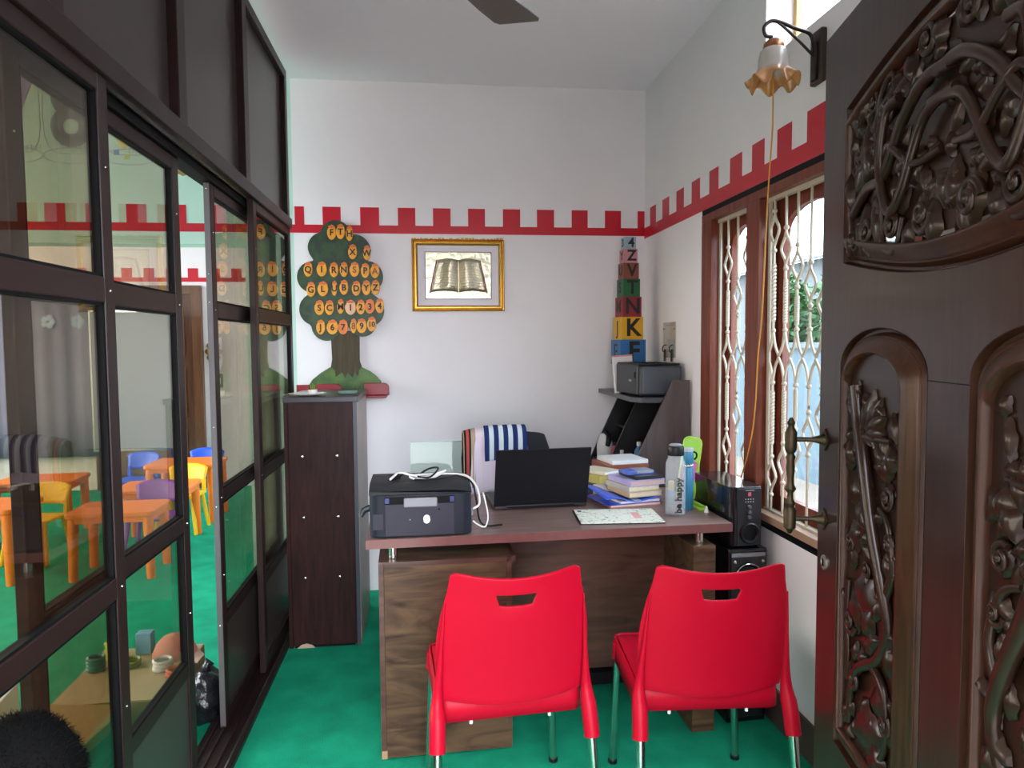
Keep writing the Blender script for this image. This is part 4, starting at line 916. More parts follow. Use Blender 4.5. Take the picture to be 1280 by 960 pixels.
# clear bottle with water
cbt = thing('water_bottle', 'clear water bottle with black cap printed be happy on the desk', 'bottle', (.934, 2.625, zt))
bb_ = MB().lathe([(.001, 0), (.030, 0), (.0385, .003), (.039, .008), (.039, .195), (.036, .208), (.030, .220), (.030, .240), (.0285, .240), (.0285, .220), (.0345, .207), (.0372, .195), (.0372, .010), (.030, .007), (.001, .007)], 32).build('body', alpha_mat('clear_bottle', (0.8, 0.83, 0.86), 0.13), cbt, smooth=True)
MB().lathe([(.001, .0072), (.030, .0072), (.0370, .011), (.0370, .135), (.001, .135)], 32).build('water', alpha_mat('bottle_water', (0.62, 0.68, 0.76), 0.12), cbt, smooth=True)
cap_ = MB().lathe([(.028, .236), (.031, .232), (.032, .236), (.032, .262), (.029, .268), (.001, .270)], 28).build('cap', M_black, cbt, smooth=True)
MB().lathe([(.024, .2685), (.026, .272), (.020, .275), (.001, .275)], 24).build('cap_top', mat('cap_grey', (.3, .31, .33), .3), cap_, smooth=True)
# lettering climbs the side facing the visitor
bt = text('lettering', 'be happy', .038, M_let, bb_, Matrix(), .0008, .0012)
for v in bt.data.vertices:
    # wrap round the bottle, reading upwards
    zc = .082+v.co.x*1.0
    rr = .0396-(v.co.y)
    v.co = (rr*math.sin(R(0)-v.co.z/.0396), -rr*math.cos(R(0)-v.co.z/.0396), zc)
tms = thing('thermos', 'blue vacuum flask with grey ring beside the clear bottle', 'flask', (1.013, 2.70, zt))
M_tb = mat('thermos_blue', (.035, .19, .33), .35)
MB().lathe([(.018, 0), (.0205, .003), (.0205, .168), (.018, .172)], 24).build('body', M_tb, tms, smooth=True)
MB().lathe([(.0195, .172), (.021, .174), (.021, .180), (.0195, .182)], 24).build('ring', M_steel, tms, smooth=True)
MB().lathe([(.0195, .182), (.0205, .184), (.020, .228), (.018, .234)], 24).build('lid', M_tb, tms, smooth=True)
MB().lathe([(.019, .233), (.020, .236), (.019, .246), (.001, .248)], 24).build('lid_cap', mat('cap_pale', (.45, .47, .50), .35), tms, smooth=True)
MB().tube(spline([(.018, -.004, .232), (.030, -.006, .226), (.032, -.004, .21), (.024, 0, .20)], 4), .004, 8).build('carry_loop', M_black, tms, smooth='all')
# lime green phone stand
gst = thing('phone_stand', 'lime green plastic stand with pink insert at the desk end', 'stand', (1.040, 2.80, zt), R(4))
M_lime = mat('lime_plastic', (.28, .62, .02), .35); M_limed = mat('lime_edge', (.42, .72, .08), .35)
try_ = MB().prism(rrect(.0, .040, -.13, .06, .012), 0, .006).build('tray', M_lime, gst, bevel=.001)
MB().tube([(x, y, .008) for x, y in rrect(.002, .038, -.128, .058, .012)+[(.038, .046)]], .004, 6).build('tray_rim', M_limed, try_)
bm_ = T(.012, .04, .005) @ RZ(R(-22)) @ Matrix.Rotation(R(-12), 4, 'X') @ Matrix.Rotation(R(8), 4, 'Y')
bkp_ = plate('back_plate', [rrect(-.035, .038, 0, .265, .022)], .006, M_lime, gst, bm_)
MB().tube([bm_ @ Vector((x, -.003, y)) for x, y in rrect(-.035, .038, 0, .265, .022)+[(.038, .243)]], .004, 6).build('back_rim', M_limed, bkp_)
plate('pink_insert', [rrect(-.028, .030, .08, .165, .006)], .004, mat('pink_card', (.72, .12, .42), .5), bkp_, bm_ @ T(0, -.006, 0))
B('yellow_clip', -.008, .022, -.02, .02, .006, .045, mat('yellow_clip', (.65, .50, .02), .45), gst, .002)
wc = MB().lathe([(.011, 0), (.009, .006), (.002, .024), (.0005, .026)], 12).build('paper_cone', M_white, None, smooth=True); wc.location = (1.068, 2.645, zt); tag(wc, 'tiny white paper cone on the desk corner', 'paper cone')

# ------------------------------------------------------------------ subwoofer on floor speaker
sw = thing('subwoofer', 'black subwoofer with knobs and round port beside the desk end', 'speaker', (1.178, 2.53, .668), R(3))
M_gloss = mat('gloss_black', (.010, .010, .013), .12, var=.05, coat=.3); M_satin = mat('satin_black', (.018, .018, .022), .28)
MB().prism(arc(-.045, .025, .021, .025, PI, 1.5*PI, 5)+arc(.045, .025, .021, .025, 1.5*PI, 2*PI, 5)+[(.066, .33), (-.066, .33)], .006, .232).build('cabinet', M_gloss, sw, smooth=True, bevel=.002)
fp_ = MB().box(-.040, .058, -.0045, .002, .01, .228).build('front_panel', M_satin, sw, bevel=.003)
MB().lathe([(.026, 0), (.036, .0), (.040, .006), (.036, .010), (.028, .006), (.024, -.02), (.002, -.025)], 28, mtx=T(.010, -.0045, .057) @ Matrix.Rotation(R(90), 4, 'X')).build('port', M_black, sw, smooth=True)
for z_ in (.118, .138, .158): MB().lathe([(.007, 0), (.0075, .004), (.006, .010), (.001, .010)], 16, mtx=T(.008, -.0045, z_) @ Matrix.Rotation(R(90), 4, 'X')).build('knob', mat('knob_grey', (.10, .10, .11), .25), fp_, smooth=True)
MB().box(.003, .015, -.0056, -.004, .198, .212).build('badge', mat('red_badge', (.55, .08, .10), .4), fp_)
MB().box(-.008, .028, -.0054, -.004, .218, .220).build('print_line', M_ink, fp_)
for i in range(4):
    for j in range(2): MB().box(-.008+.010*i, -.004+.010*i, -.0054, -.004, .174+.010*j, .178+.010*j).build('print_dot', M_ink, fp_)
for sx in (-.05, .05):
    for sy in (.03, .30): MB().lathe([(.010, 0), (.010, .007)], 12, (sx, sy, 0)).build('foot', M_rubber, sw)
fs = thing('floor_speaker', 'black floor standing speaker under the subwoofer', 'speaker', (1.178, 2.515, 0), R(3))
MB().box(-.078, .078, .0, .28, .0, .668).build('cabinet', M_gloss, fs, bevel=.004)
MB().box(-.070, .070, -.006, .001, .02, .655).build('front_baffle', M_satin, fs, bevel=.004)
MB().box(-.068, .068, -.0075, -.004, .640, .654).build('top_trim', mat('trim_silver', (.30, .32, .36), .25, metal=.6), fs)
for z_ in (.56, .33):
    dv_ = MB().lathe([(.050, .0), (.056, .002), (.056, .006), (.051, .007), (.046, .002), (.030, -.006), (.012, -.012), (.001, -.012)], 32, mtx=T(0, -.006, z_) @ Matrix.Rotation(R(90), 4, 'X')).build('driver', M_rubber, fs, smooth=True)
    MB().lathe([(.050, .006), (.0535, .0085), (.056, .006)], 32, mtx=T(0, -.006, z_) @ Matrix.Rotation(R(90), 4, 'X'), closed=False).build('driver_ring', M_steel, dv_, smooth=True)
for x in (-.056, .056): MB().ball((x, -.008, .622), .0075, 12, 8).build('bolt', M_steel, fs)

# ------------------------------------------------------------------ wall lamp
sc = thing('wall_lamp', 'wall lamp with ruffled amber glass shade above the window', 'lamp', (XR, 2.25, 2.37))
M_iron = mat('dark_iron', (.025, .018, .016), .4, metal=.5)
MB().box(-.022, 0, -.035, .035, -.085, .085).build('wall_plate', wood('lamp_plate_wood', (.02, .012, .01), (.05, .03, .022), (9, 9, 1), .4, .4), sc, bevel=.006)
MB().box(-.030, -.020, -.016, .016, -.075, .045).build('bracket', M_iron, sc, bevel=.003)
MB().tube(spline([(-.026, 0, .0), (-.030, 0, .045), (-.045, 0, .075), (-.09, 0, .088), (-.14, 0, .105), (-.175, 0, .108), (-.198, 0, .088), (-.192, 0, .062), (-.17, 0, .058)], 6), .006, 10).build('arm', M_iron, sc, smooth='all')
MB().tube(spline([(-.030, 0, .005), (-.08, 0, .05), (-.14, 0, .098), (-.16, 0, .108)], 4), .0045, 8).build('brace', M_iron, sc, smooth='all')
sx_ = -.165
MB().lathe([(.010, .052), (.018, .05), (.030, .040), (.033, .030), (.033, .022), (.028, .020)], 24, (sx_, 0, 0)).build('shade_cap', mat('copper_cap', (.30, .13, .06), .35, metal=.7), sc, smooth=True)
def shade(u, v):
    a = 2*PI*u
    pr = [(.030, .022), (.040, .012), (.045, -.01), (.047, -.035), (.052, -.055), (.066, -.075), (.082, -.090)]
    k = v*(len(pr)-1); i = min(int(k), len(pr)-2); f = k-i; r = pr[i][0]*(1-f)+pr[i+1][0]*f; z_ = pr[i][1]*(1-f)+pr[i+1][1]*f
    rf = max(0, v-.55)/.45
    return (sx_+(r+.007*rf*math.cos(7*a))*math.cos(a), (r+.007*rf*math.cos(7*a))*math.sin(a), z_+.017*rf*math.cos(7*a+.6))
M_sh, t_, b_ = nt('amber_frosted_glass')
N = t_.nodes; L = t_.links
tc = N.new('ShaderNodeTexCoord'); sxz = N.new('ShaderNodeSeparateXYZ'); L.new(tc.outputs['Object'], sxz.inputs[0]); cr = N.new('ShaderNodeValToRGB')
mr = N.new('ShaderNodeMapRange'); mr.inputs['From Min'].default_value = -.09; mr.inputs['From Max'].default_value = .02; L.new(sxz.outputs[2], mr.inputs['Value']); L.new(mr.outputs[0], cr.inputs[0])
cr.color_ramp.elements[0].color = (.62, .30, .10, 1); cr.color_ramp.elements[0].position = .25; cr.color_ramp.elements[1].color = (.62, .58, .54, 1); cr.color_ramp.elements[1].position = .45
L.new(cr.outputs[0], b_.inputs['Base Color']); b_.inputs['Roughness'].default_value = .25; b_.inputs['Transmission Weight'].default_value = .35
MB().grid(shade, 84, 18).build('shade', M_sh, sc, smooth='all', solid=.003)
MB().tube([(sx_, 0, .03), (sx_, 0, -.02)], .012, 12).build('bulb_holder', M_black, sc)
cable('hanging_wire', [(XR+sx_, 2.25, 2.35), (XR+sx_, 2.25, 2.28), (1.130, 2.27, 2.15), (1.155, 2.34, 2.00), (1.175, 2.40, 1.80), (1.19, 2.45, 1.55), (1.20, 2.50, 1.38), (1.215, 2.545, 1.22), (1.235, 2.61, 1.10), (1.245, 2.68, .98), (1.252, 2.74, .90), (1.254, 2.77, .86)], .0026, mat('amber_wire', (.62, .27, .03), .4), 'thin amber wire hanging from the wall lamp past the window', 'wire', k=10)

# ------------------------------------------------------------------ ceiling fan
cf = thing('ceiling_fan', 'brown ceiling fan with a blade tip over the desk', 'fan', (-0.02, 2.15, 2.925))
M_fan = mat('fan_brown', (.07, .05, .045), .4)
MB().lathe([(.06, 0), (.06, -.02), (.02, -.06)], 20).build('canopy', M_fan, cf, smooth=True)
MB().tube([(0, 0, -.04), (0, 0, -.26)], .011, 12).build('down_rod', M_fan, cf, smooth=True)
MB().lathe([(.03, -.24), (.10, -.26), (.115, -.30), (.10, -.345), (.05, -.365), (.002, -.37)], 28).build('motor', M_fan, cf, smooth=True)
for k in range(3):
    a = R(54+120*k); M_ = RZ(a) @ T(0, 0, -.315) @ Matrix.Rotation(R(9), 4, 'X')
    ba_ = MB().box(.09, .18, -.02, .02, -.004, .002, M_).build('blade_arm', M_fan, cf)
    bl = [(.15, -.055), (.30, -.075), (.50, -.096), (.585, -.098), (.605, -.085), (.610, .080), (.590, .092), (.48, .088), (.30, .070), (.15, .050)]
    MB().prism(bl, -.0015, .0015, M_).build('blade', M_fan, cf)

# ================================================================== CLASSROOM BEYOND THE GLASS
M_or = mat('orange_plastic', (.80, .20, .012), .4); M_ye = mat('yellow_plastic', (.85, .52, .01), .4); M_bl = mat('blue_plastic', (.02, .09, .60), .4); M_pu = mat('purple_plastic', (.22, .06, .32), .4)
def kids_table(cx, cy, w, d, h, rz, label):
    t = thing('kids_table', label, 'table', (cx, cy, 0), R(rz), 'orange classroom tables')
    MB().prism(rrect(-w/2, w/2, -d/2, d/2, .04), h-.03, h).build('table_top', M_or, t, bevel=.006)
    MB().prism(rrect(-w/2+.02, w/2-.02, -d/2+.02, d/2-.02, .03), h-.065, h-.03).build('apron', M_or, t)
    for sx in (-1, 1):
        for sy in (-1, 1): MB().tube([(sx*(w/2-.045), sy*(d/2-.045), h-.04), (sx*(w/2-.035), sy*(d/2-.035), 0)], [.032, .026], 10).build('leg', M_or, t, smooth=True)
    return t
kids_table(-1.97, 4.73, .52, .37, .425, 2, 'orange table nearest the glass partition')
kids_table(-2.00, 5.46, .52, .40, .420, 3, 'orange table with the yellow chair behind it')
kids_table(-2.02, 6.16, .56, .42, .480, 0, 'orange table with the blue chair by the wooden door')
kids_table(-2.75, 4.72, .50, .40, .470, 0, 'orange table farthest along the classroom row')
kids_table(-2.95, 5.75, .56, .42, .440, 5, 'orange table standing clear in the far room')
def kids_chair(cx, cy, rz, m, label, h=.29):
    t = thing('kids_chair', label, 'chair', (cx, cy, 0), R(rz), 'small classroom chairs')
    MB().prism(rrect(-.14, .14, -.13, .13, .04), h-.02, h).build('seat', m, t, bevel=.006)
    def bk(u, v):
        x = u*2-1
        return (x*(.15-.02*(1-v)), -.12-.035*v-.03*(1-x*x), h+.06+.15*v-.03*abs(x)**3*v)
    MB().grid(bk, 12, 6).build('backrest', m, t, smooth='all', solid=.014)
    for sx in (-1, 1):
        MB().box(sx*.125-.012, sx*.125+.012, -.145, -.115, h-.02, h+.09).build('back_post', m, t)
        for sy in (-1, 1): MB().tube([(sx*.115, sy*.105, h-.01), (sx*.15, sy*.145, 0)], [.018, .014], 8).build('leg', m, t, smooth=True)
    return t
kids_chair(-1.93, 5.74, 178, M_ye, 'small yellow chair between two orange tables')
kids_chair(-2.02, 6.55, 180, M_bl, 'small blue chair by the far wooden door', .30)
kids_chair(-1.90, 5.06, 182, M_pu, 'small purple chair behind the nearest orange table', .29)
kids_chair(-2.55, 6.45, 170, M_bl, 'small blue chair beyond the yellow chair')
kids_chair(-2.66, 5.10, 175, M_ye, 'small yellow chair behind the farthest row table')
kids_chair(-3.25, 5.3, 160, M_bl, 'small blue chair standing clear in the far room')
# far wooden door
d4 = thing('door_4', loc=(-3.30, 7.5, 0)); struct(d4, 'brown panelled wooden door in the far wall', 'door')
M_fd = wood('far_door_wood', (.050, .018, .007), (.095, .036, .014), (8, 8, 1), .35, .5, .8, 4, .03)
M_ff = wood('far_door_frame', (.085, .034, .013), (.14, .060, .024), (8, 8, 1), .35, .5, .8, 4, .03)
B('frame_post', 0, .09, -.06, 0, 0, 2.035, M_ff, d4); B('frame_post', .95, 1.04, -.06, 0, 0, 2.035, M_ff, d4); B('frame_head', .09, .95, -.06, 0, 1.95, 2.035, M_ff, d4)
lf4 = B('leaf', .09, .95, -.03, 0, 0.005, 1.95, M_fd, d4)
for u0, u1 in ((.17, .48), (.56, .87)):
    for z0, z1 in ((.15, .6), (.72, 1.22), (1.34, 1.82)): B('raised_panel', u0, u1, -.038, -.029, z0, z1, M_ff, lf4, .006)
og = thing('wall_ornament', 'gold ornament hanging on the far wall by the wooden door', 'ornament', (-2.16, 7.49, 1.375))
for k in range(8):
    a = 2*PI*k/8; MB().ball((.055*math.cos(a), -.01, .085*math.sin(a)), .03, 8, 6, sc=(1, .4, 1)).build('petal', M_gold, og)
MB().ball((0, -.014, 0), .04, 10, 8, sc=(1, .4, 1.2)).build('centre', mat('dark_brass', (.12, .08, .02), .4, metal=.7), og)
MB().tube([(0, -.01, -.06), (0, -.012, -.22)], [.02, .035], 8).build('tassel', mat('tassel_gold', (.55, .42, .12), .6), og)
sw2 = thing('switch_board', 'grey electrical switch board on the far wall', 'switch', (-2.13, 7.5, 1.08)); B('plate', -.05, .05, -.02, 0, -.07, .07, mat('switch_grey', (.2, .2, .22), .4), sw2, .003)
for i in range(2): B('rocker', -.03+.035*i, -.005+.035*i, -.026, -.019, -.03, .03, M_white, sw2)
ws = thing('wall_lamp', 'small wall lamp with amber shade in the classroom', 'lamp', (-1.325, YB, 2.42))
B('wall_plate', -.055, .055, -.02, 0, .0, .055, mat('lamp_box', (.08, .075, .06), .4), ws, .003)
MB().tube(spline([(0, -.02, .03), (0, -.06, .05), (0, -.09, .04)], 4), .005, 8).build('arm', M_iron, ws, smooth='all')
def shade2(u, v):
    a = 2*PI*u; r = .02+.032*v+.006*max(0, v-.5)*math.cos(6*a)
    return (r*math.cos(a), -.09+r*math.sin(a), .03-.075*v+.012*max(0, v-.5)*math.cos(6*a))
MB().grid(shade2, 40, 8).build('shade', mat('amber_shade', (.60, .32, .12), .3), ws, smooth='all', solid=.002)
cu_ = thing('curtain', 'lavender grey curtain with blue flowers on the far wall', 'curtain', (-3.75, 7.42, 0))
MB().grid(lambda u, v: (-.62+1.09*u, .012*math.sin(u*40), .35+1.78*v), 60, 4).build('cloth', mat('lavender_cloth', (.12, .13, .20), .85, var=.08), cu_, smooth='all', solid=.004)
MB().tube([(-.70, 0, 2.14), (.52, 0, 2.14)], .012, 10).build('rod', M_steel, cu_)
for i in range(4):
    for k in range(5):
        a = 2*PI*k/5; MB().ball((-.46+.27*i+.04*math.cos(a), -.018, 1.68+.04*math.sin(a)), .03, 8, 6, sc=(1, .15, 1)).build('flower_petal', mat('pale_blue_print', (.25, .36, .48), .8), cu_)
wb_ = thing('whiteboard', 'pale whiteboard on a stand in the far room', 'whiteboard', (-2.68, 6.85, 0))
B('board', -.355, .355, -.012, .012, .50, 1.745, mat('whiteboard_face', (.20, .235, .26), .3), wb_)
for a in ((-.37, .37, -.016, .016, 1.745, 1.765), (-.37, .37, -.016, .016, .48, .50), (-.37, -.355, -.016, .016, .50, 1.745), (.355, .37, -.016, .016, .50, 1.745)): B('rim', *a, M_steel, wb_)
for x in (-.30, .30): B('stand_leg', x-.015, x+.015, .016, .04, 0, 1.70, M_steel, wb_); B('stand_foot', x-.02, x+.02, -.20, .25, 0, .03, M_steel, wb_)
# craft clutter by the partition
M_card = mat('cardboard', (.33, .22, .10), .8, var=.12, scale=12)
cbx = thing('cardboard_box', 'low cardboard carton holding craft things behind the partition', 'box', (-1.165, 2.86, 0), R(2))
for a in ((-.20, .20, -.24, .24, 0, .006), (-.20, -.194, -.24, .24, 0, .17), (.194, .20, -.24, .24, 0, .17), (-.194, .194, -.24, -.234, 0, .17), (-.194, .194, .234, .24, 0, .17)): B('side', *a, M_card, cbx)
B('lid_flap', -.198, .198, -.236, .236, .168, .174, mat('cardboard_top', (.46, .36, .20), .8, var=.1, scale=9), cbx)
zb_ = .1745
def roll(x, y, r, m, label, rings=3):
    t = thing('bangle_stack', label, 'bangles', (x, y, zb_))
    for i in range(rings): MB().lathe([(r-.006, 0), (r, .004), (r, .010), (r-.006, .014), (r-.012, .010), (r-.012, .004)], 22, (0.002*(i % 2), 0, .014*i), closed=False).build('bangle', m, t, smooth=True)
    return t
roll(-1.06, 2.875, .038, mat('bangle_white', (.62, .60, .55), .4), 'white bangles on the carton beside red bangles', 3)
roll(-.995, 2.815, .034, mat('bangle_red', (.60, .10, .05), .4), 'red bangles on the carton beside the pink cap', 2)
roll(-1.30, 3.01, .032, mat('bangle_lime', (.40, .50, .03), .4), 'lime green bangles stacked on the carton', 5)
roll(-1.32, 2.90, .034, mat('bangle_teal', (.05, .28, .25), .4), 'teal bangles on the carton edge', 4)
roll(-1.20, 2.92, .040, mat('bangle_olive', (.22, .24, .05), .4), 'olive bangles in the middle of the carton', 2)
sk = thing('sun_cap', 'pinkish orange cloth cap lying on the carton', 'cap', (-1.06, 3.01, zb_))
MB().lathe([(.085, 0), (.085, .012), (.07, .05), (.045, .075), (.002, .085)], 24).build('crown', mat('cap_pink', (.55, .22, .15), .8, var=.2), sk, smooth=True)
MB().prism([(.04, -.08), (.12, -.10), (.125, -.03), (.085, .03)], 0, .006).build('peak', mat('cap_peak', (.50, .33, .25), .8), sk)
bct = thing('tissue_box', 'pale blue paper box standing on the carton', 'box', (-1.19, 3.05, zb_)); B('box_body', -.03, .03, -.025, .025, 0, .085, mat('pale_blue_box', (.20, .42, .58), .6), bct, .002)
# leaning plank box
pkx = thing('wooden_board', 'flat tan wooden board propped on a low carton', 'board', (-1.26, 2.395, 0), R(-8))
B('board', -.17, .17, -.20, .20, .15, .19, mat('tan_board', (.36, .23, .07), .7, var=.12, scale=10), pkx, .004)
B('low_carton', -.15, .15, -.18, .18, 0, .15, mat('dark_card', (.09, .06, .03), .8), pkx)
wbx = thing('white_box', 'white cardboard box on the classroom carpet', 'box', (-1.62, 2.66, 0), R(8)); B('box_body', -.10, .10, -.10, .10, 0, .20, mat('white_card', (.60, .58, .52), .7), wbx, .003); B('box_flap', -.10, .10, -.102, -.098, .10, .20, mat('beige_flap', (.50, .42, .33), .7), wbx)
# black bin bag
bg_ = MB()
bmesh.ops.create_icosphere(bg_.bm, subdivisions=4, radius=1)
rnd = random.Random(5); dirs = [Vector((rnd.gauss(0, 1), rnd.gauss(0, 1), rnd.gauss(0, 1))).normalized() for _ in range(26)]
for v in bg_.bm.verts:
    d = v.co.normalized(); s_ = 1+sum(.035*math.sin(9*d.dot(q)+i) for i, q in enumerate(dirs[:10]))*.8
    v.co = Vector((d.x*.066*s_, d.y*.10*s_, max(-.095, d.z*.10*s_*(1.1 if d.z > 0 else 1.0))))
bag = thing('bin_bag', 'crumpled black plastic bag by the sliding door gap', 'bag', (-.878, 2.80, .095))
bg_.build('bag_body', mat('bin_bag_plastic', (.012, .013, .015), .22, bump=.8, bscale=35), bag, smooth='all')
MB().tube([(0, 0, .095), (.006, .0, .118), (.016, .01, .13)], [.024, .010, .022], 10).build('bag_neck', mat('bin_bag_plastic', (0, 0, 0)), bag, smooth='all')
tag(cable('white_strip', [(-.86, 2.50, .004), (-.90, 2.56, .006), (-.96, 2.58, .005), (-1.0, 2.63, .004)], .005, M_white, 'thin white paper strip on the carpet by the sliding door', 'paper strip'))

# ------------------------------------------------------------------ child standing by the partition (only the hair reaches the frame)
ch = thing('person', 'small child with short black hair standing by the partition', 'person', (-.560, 1.00, 0), R(28))
def skinned(name, joints, edges, m, parent, sub=2):
    me = bpy.data.meshes.new(name); me.from_pydata([j[:3] for j in joints], edges, []); o = bpy.data.objects.new(name, me); COL.objects.link(o); o.parent = parent; me.materials.append(m)
    md = o.modifiers.new('skin', 'SKIN')
    for d, j in zip(me.skin_vertices[0].data, joints): d.radius = (j[3], j[3] if len(j) < 5 else j[4])
    me.skin_vertices[0].data[0].use_root = True
    s = o.modifiers.new('sub', 'SUBSURF'); s.levels = sub; s.render_levels = sub
    md.use_smooth_shade = True
    return o
M_skin = mat('skin', (.30, .16, .10), .55); M_shirt = mat('white_shirt', (.55, .56, .60), .85); M_short = mat('navy_shorts', (.02, .03, .09), .85)
J = [(0, 0, .47, .085, .065), (0, 0, .58, .075, .06), (0, 0, .68, .08, .058), (0, 0, .735, .045, .04), (0, .005, .78, .032, .032)]
E_ = [(0, 1), (1, 2), (2, 3), (3, 4)]
for s_ in (-1, 1):
    b0 = len(J); J += [(s_*.05, 0, .43, .058, .06), (s_*.055, .005, .26, .042, .042), (s_*.055, -.005, .06, .026, .028), (s_*.058, .05, .022, .024, .018)]
    E_ += [(0, b0), (b0, b0+1), (b0+1, b0+2), (b0+2, b0+3)]
    a0 = len(J); J += [(s_*.095, 0, .71, .034, .034), (s_*.125, -.01, .58, .025, .025), (s_*.13, .03, .47, .019, .019), (s_*.128, .045, .425, .020, .012)]
    E_ += [(2, a0), (a0, a0+1), (a0+1, a0+2), (a0+2, a0+3)]
body = skinned('body', J, E_, M_skin, ch)
shirt = MB().loft([[(r1*math.cos(2*PI*k/24), r2*math.sin(2*PI*k/24), z_) for k in range(24)] for r1, r2, z_ in ((.105, .085, .43), (.10, .08, .52), (.095, .075, .62), (.100, .072, .69), (.085, .06, .73), (.045, .045, .755))]).build('shirt', M_shirt, ch, smooth='all', solid=.004)
for s_ in (-1, 1):
    MB().tube([(s_*.085, 0, .715), (s_*.112, -.003, .655), (s_*.122, -.006, .60)], [.045, .042, .040], 14, caps=False).build('sleeve', M_shirt, ch, smooth='all', solid=.003)
    MB().tube([(s_*.048, 0, .46), (s_*.055, .002, .36), (s_*.057, .003, .29)], [.068, .060, .060], 14, caps=False).build('shorts_leg', M_short, ch, smooth='all', solid=.003)
    for q in range(5):
        an = R(-40+20*q); MB().tube([(s_*.128, .045+.010*(q-2)*.8, .425), (s_*.128-s_*(.004 if q else .012), .047+.011*(q-2), .40), (s_*.124, .050+.011*(q-2), .378+(.012 if q in (0, 4) else 0))], [.0062, .0058, .0045], 7).build('finger', M_skin, ch, smooth='all')
hz = .842
hd_ = MB(); bmesh.ops.create_uvsphere(hd_.bm, u_segments=28, v_segments=20, radius=1)
for v in hd_.bm.verts:
    x, y, z_ = v.co; jaw = 1-.28*max(0, -z_)**1.3
    v.co = (x*.074*jaw, y*.086*jaw+(.006 if z_ < 0 else 0), z_*.100)
    if y > .8 and abs(x) < .22 and -.35 < z_ < .05: v.co.y += .012*(1-abs(x)/.22)
hd_.build('head', M_skin, ch, smooth='all').location = (0, .005, hz)
for s_ in (-1, 1):
    MB().ball((s_*.074, -.002, hz-.005), .018, 10, 8, sc=(.4, .8, 1.2)).build('ear', M_skin, ch)
    MB().ball((s_*.028, .078, hz), .011, 10, 8, sc=(1.1, .5, .7)).build('eye', M_white, ch); MB().ball((s_*.028, .083, hz), .005, 8, 6, sc=(1, .4, 1)).build('iris', M_rubber, ch)
MB().ball((0, .082, hz-.050), .018, 10, 6, sc=(1, .35, .3)).build('mouth', mat('lips', (.35, .12, .10), .5), ch)
rnd = random.Random(9); hr = MB()
bmesh.ops.create_uvsphere(hr.bm, u_segments=28, v_segments=18, radius=1)
dele = [v for v in hr.bm.verts if v.co.z < -.55+(.95 if v.co.y > .35 else 0)]
bmesh.ops.delete(hr.bm, geom=dele, context='VERTS')
for v in hr.bm.verts: v.co = (v.co.x*.081, v.co.y*.092+.003, v.co.z*.106+hz)
for i in range(5200):
    th = rnd.uniform(0, 2*PI); zz_ = rnd.uniform(-.6, 1); r_ = math.sqrt(max(0, 1-zz_*zz_)); d = Vector((r_*math.cos(th), r_*math.sin(th), zz_))
    if d.y > .35 and d.z < .42: continue
    p = Vector((d.x*.080, d.y*.091+.003, d.z*.105+hz)); l = rnd.uniform(.005, .013)
    t_ = Vector((rnd.gauss(0, 1), rnd.gauss(0, 1), rnd.gauss(0, 1))); t_ = (t_-d*t_.dot(d)).normalized()
    e = p+d*l*.75+t_*l*.8; w_ = d.cross(t_)*.0007
    hr.bm.faces.new([hr.bm.verts.new(q) for q in (p-w_, p+w_, e)])
hr.build('hair', mat('black_hair', (.003, .003, .003), .9, spec=.05), ch, recalc=False)

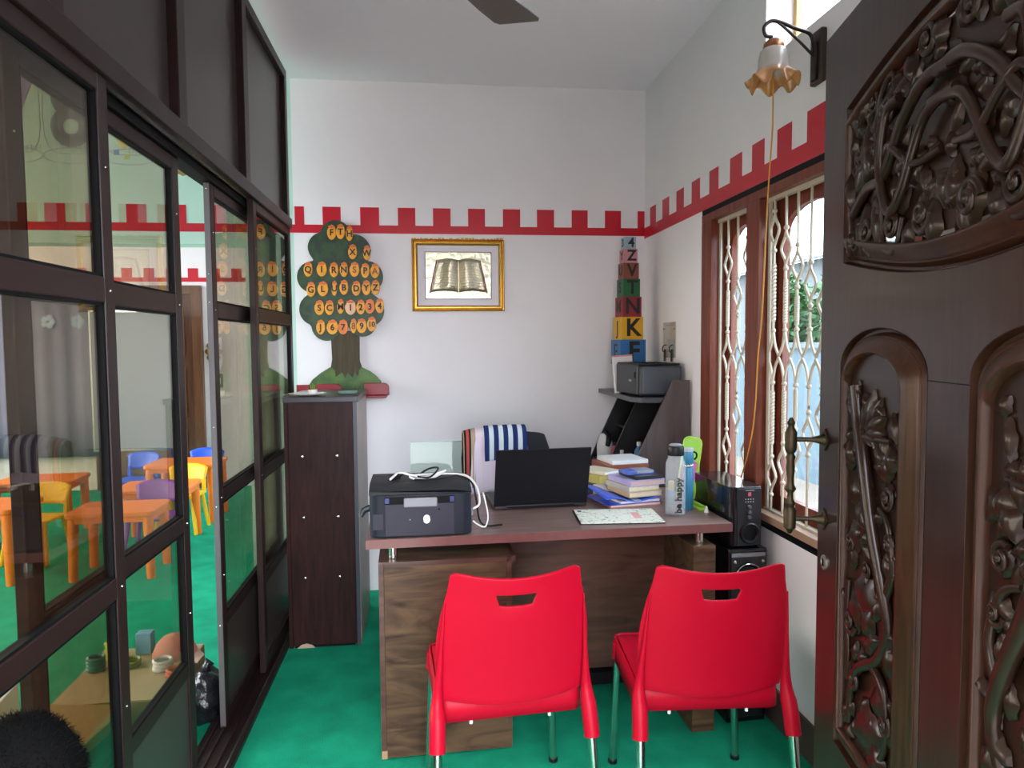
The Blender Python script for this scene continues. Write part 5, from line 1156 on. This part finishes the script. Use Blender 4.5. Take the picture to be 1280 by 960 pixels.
# ================================================================== OUTSIDE
struct(B('ground', -30, 30, -30, 30, -.30, -.14, mat('pale_paving', (.21, .16, .13), .8, var=.2, scale=2)), 'pale paving outside the house', 'ground')
struct(B('porch', -2.5, 2.5, -2.0, .25, -.14, -.002, mat('porch_tile', (.52, .45, .43), .5)), 'tiled porch floor outside the main door', 'porch')
struct(B('wall_wing', -1.45, -1.30, -7, .25, -.14, 3.2, mat('wing_plaster', (.42, .39, .35), .8, var=.1, scale=2)), 'added plaster wall out of view that blocks sky light from the left', 'wall')  # unseen wall added to keep sky light off the window wall
cw = thing('garden_wall', 'pale blue plastered garden wall outside the window', 'wall', (4.2, 0, -.14))
B('wall_body', 0, .2, -4, 18, 0, 1.50, mat('pale_blue_plaster', (.10, .14, .165), .8, var=.08, scale=2), cw); B('coping', -.05, .25, -4, 18, 1.50, 1.56, mat('coping', (.12, .14, .15), .8), cw)
hs_ = thing('shed', 'grey metal roofed shed beyond the garden wall', 'shed', (7.2, 8.0, -.14))
B('shed_wall', 0, 4, 0, 9, 0, 3.1, mat('shed_wall', (.14, .15, .15), .8), hs_)
for i in range(46): MB().box(-.4, 4.3, .2*i-.2, .2*i-.06, 0, .04, T(0, 0, 3.12) @ Matrix.Rotation(R(-14), 4, 'Y')).build('roof_sheet', mat('roof_metal', (.13, .14, .145), .5), hs_)
M_foli = mat('garden_leaf', (.025, .085, .02), .6, var=.4, scale=6)
rnd = random.Random(21)
for (x, y, h_, r_, lb) in ((5.7, 9.1, 2.5, .55, 'leafy green tree nearest the shed corner over the garden wall'), (5.5, 10.2, 2.3, .55, 'leafy green tree in the middle behind the garden wall'), (5.9, 11.3, 2.6, .50, 'leafy green tree farthest along the garden wall')):
    t = thing('garden_tree', lb, 'tree', (x, y, -.14))
    MB().tube([(0, 0, 0), (.03, .02, h_*.6), (.0, .05, h_*.9)], [.06, .04, .015], 8).build('trunk', mat('bark', (.10, .07, .05), .8), t)
    lf = MB()
    for i in range(1500):
        d = Vector((rnd.gauss(0, 1), rnd.gauss(0, 1), rnd.gauss(0, 1))).normalized()*rnd.uniform(.3, 1)
        c = Vector((d.x*r_, d.y*r_, h_*.76+d.z*h_*.30)); a = Vector((rnd.gauss(0, 1), rnd.gauss(0, 1), rnd.gauss(0, .6))).normalized(); b2 = a.cross(Vector((rnd.gauss(0, 1), rnd.gauss(0, 1), rnd.gauss(0, 1)))).normalized()
        l = .085; lf.bm.faces.new([lf.bm.verts.new(c+q) for q in (a*l, b2*l*.45, -a*l, -b2*l*.45)])
    lo_ = lf.build('foliage', M_foli, t, recalc=False); lo_['kind'] = 'stuff'
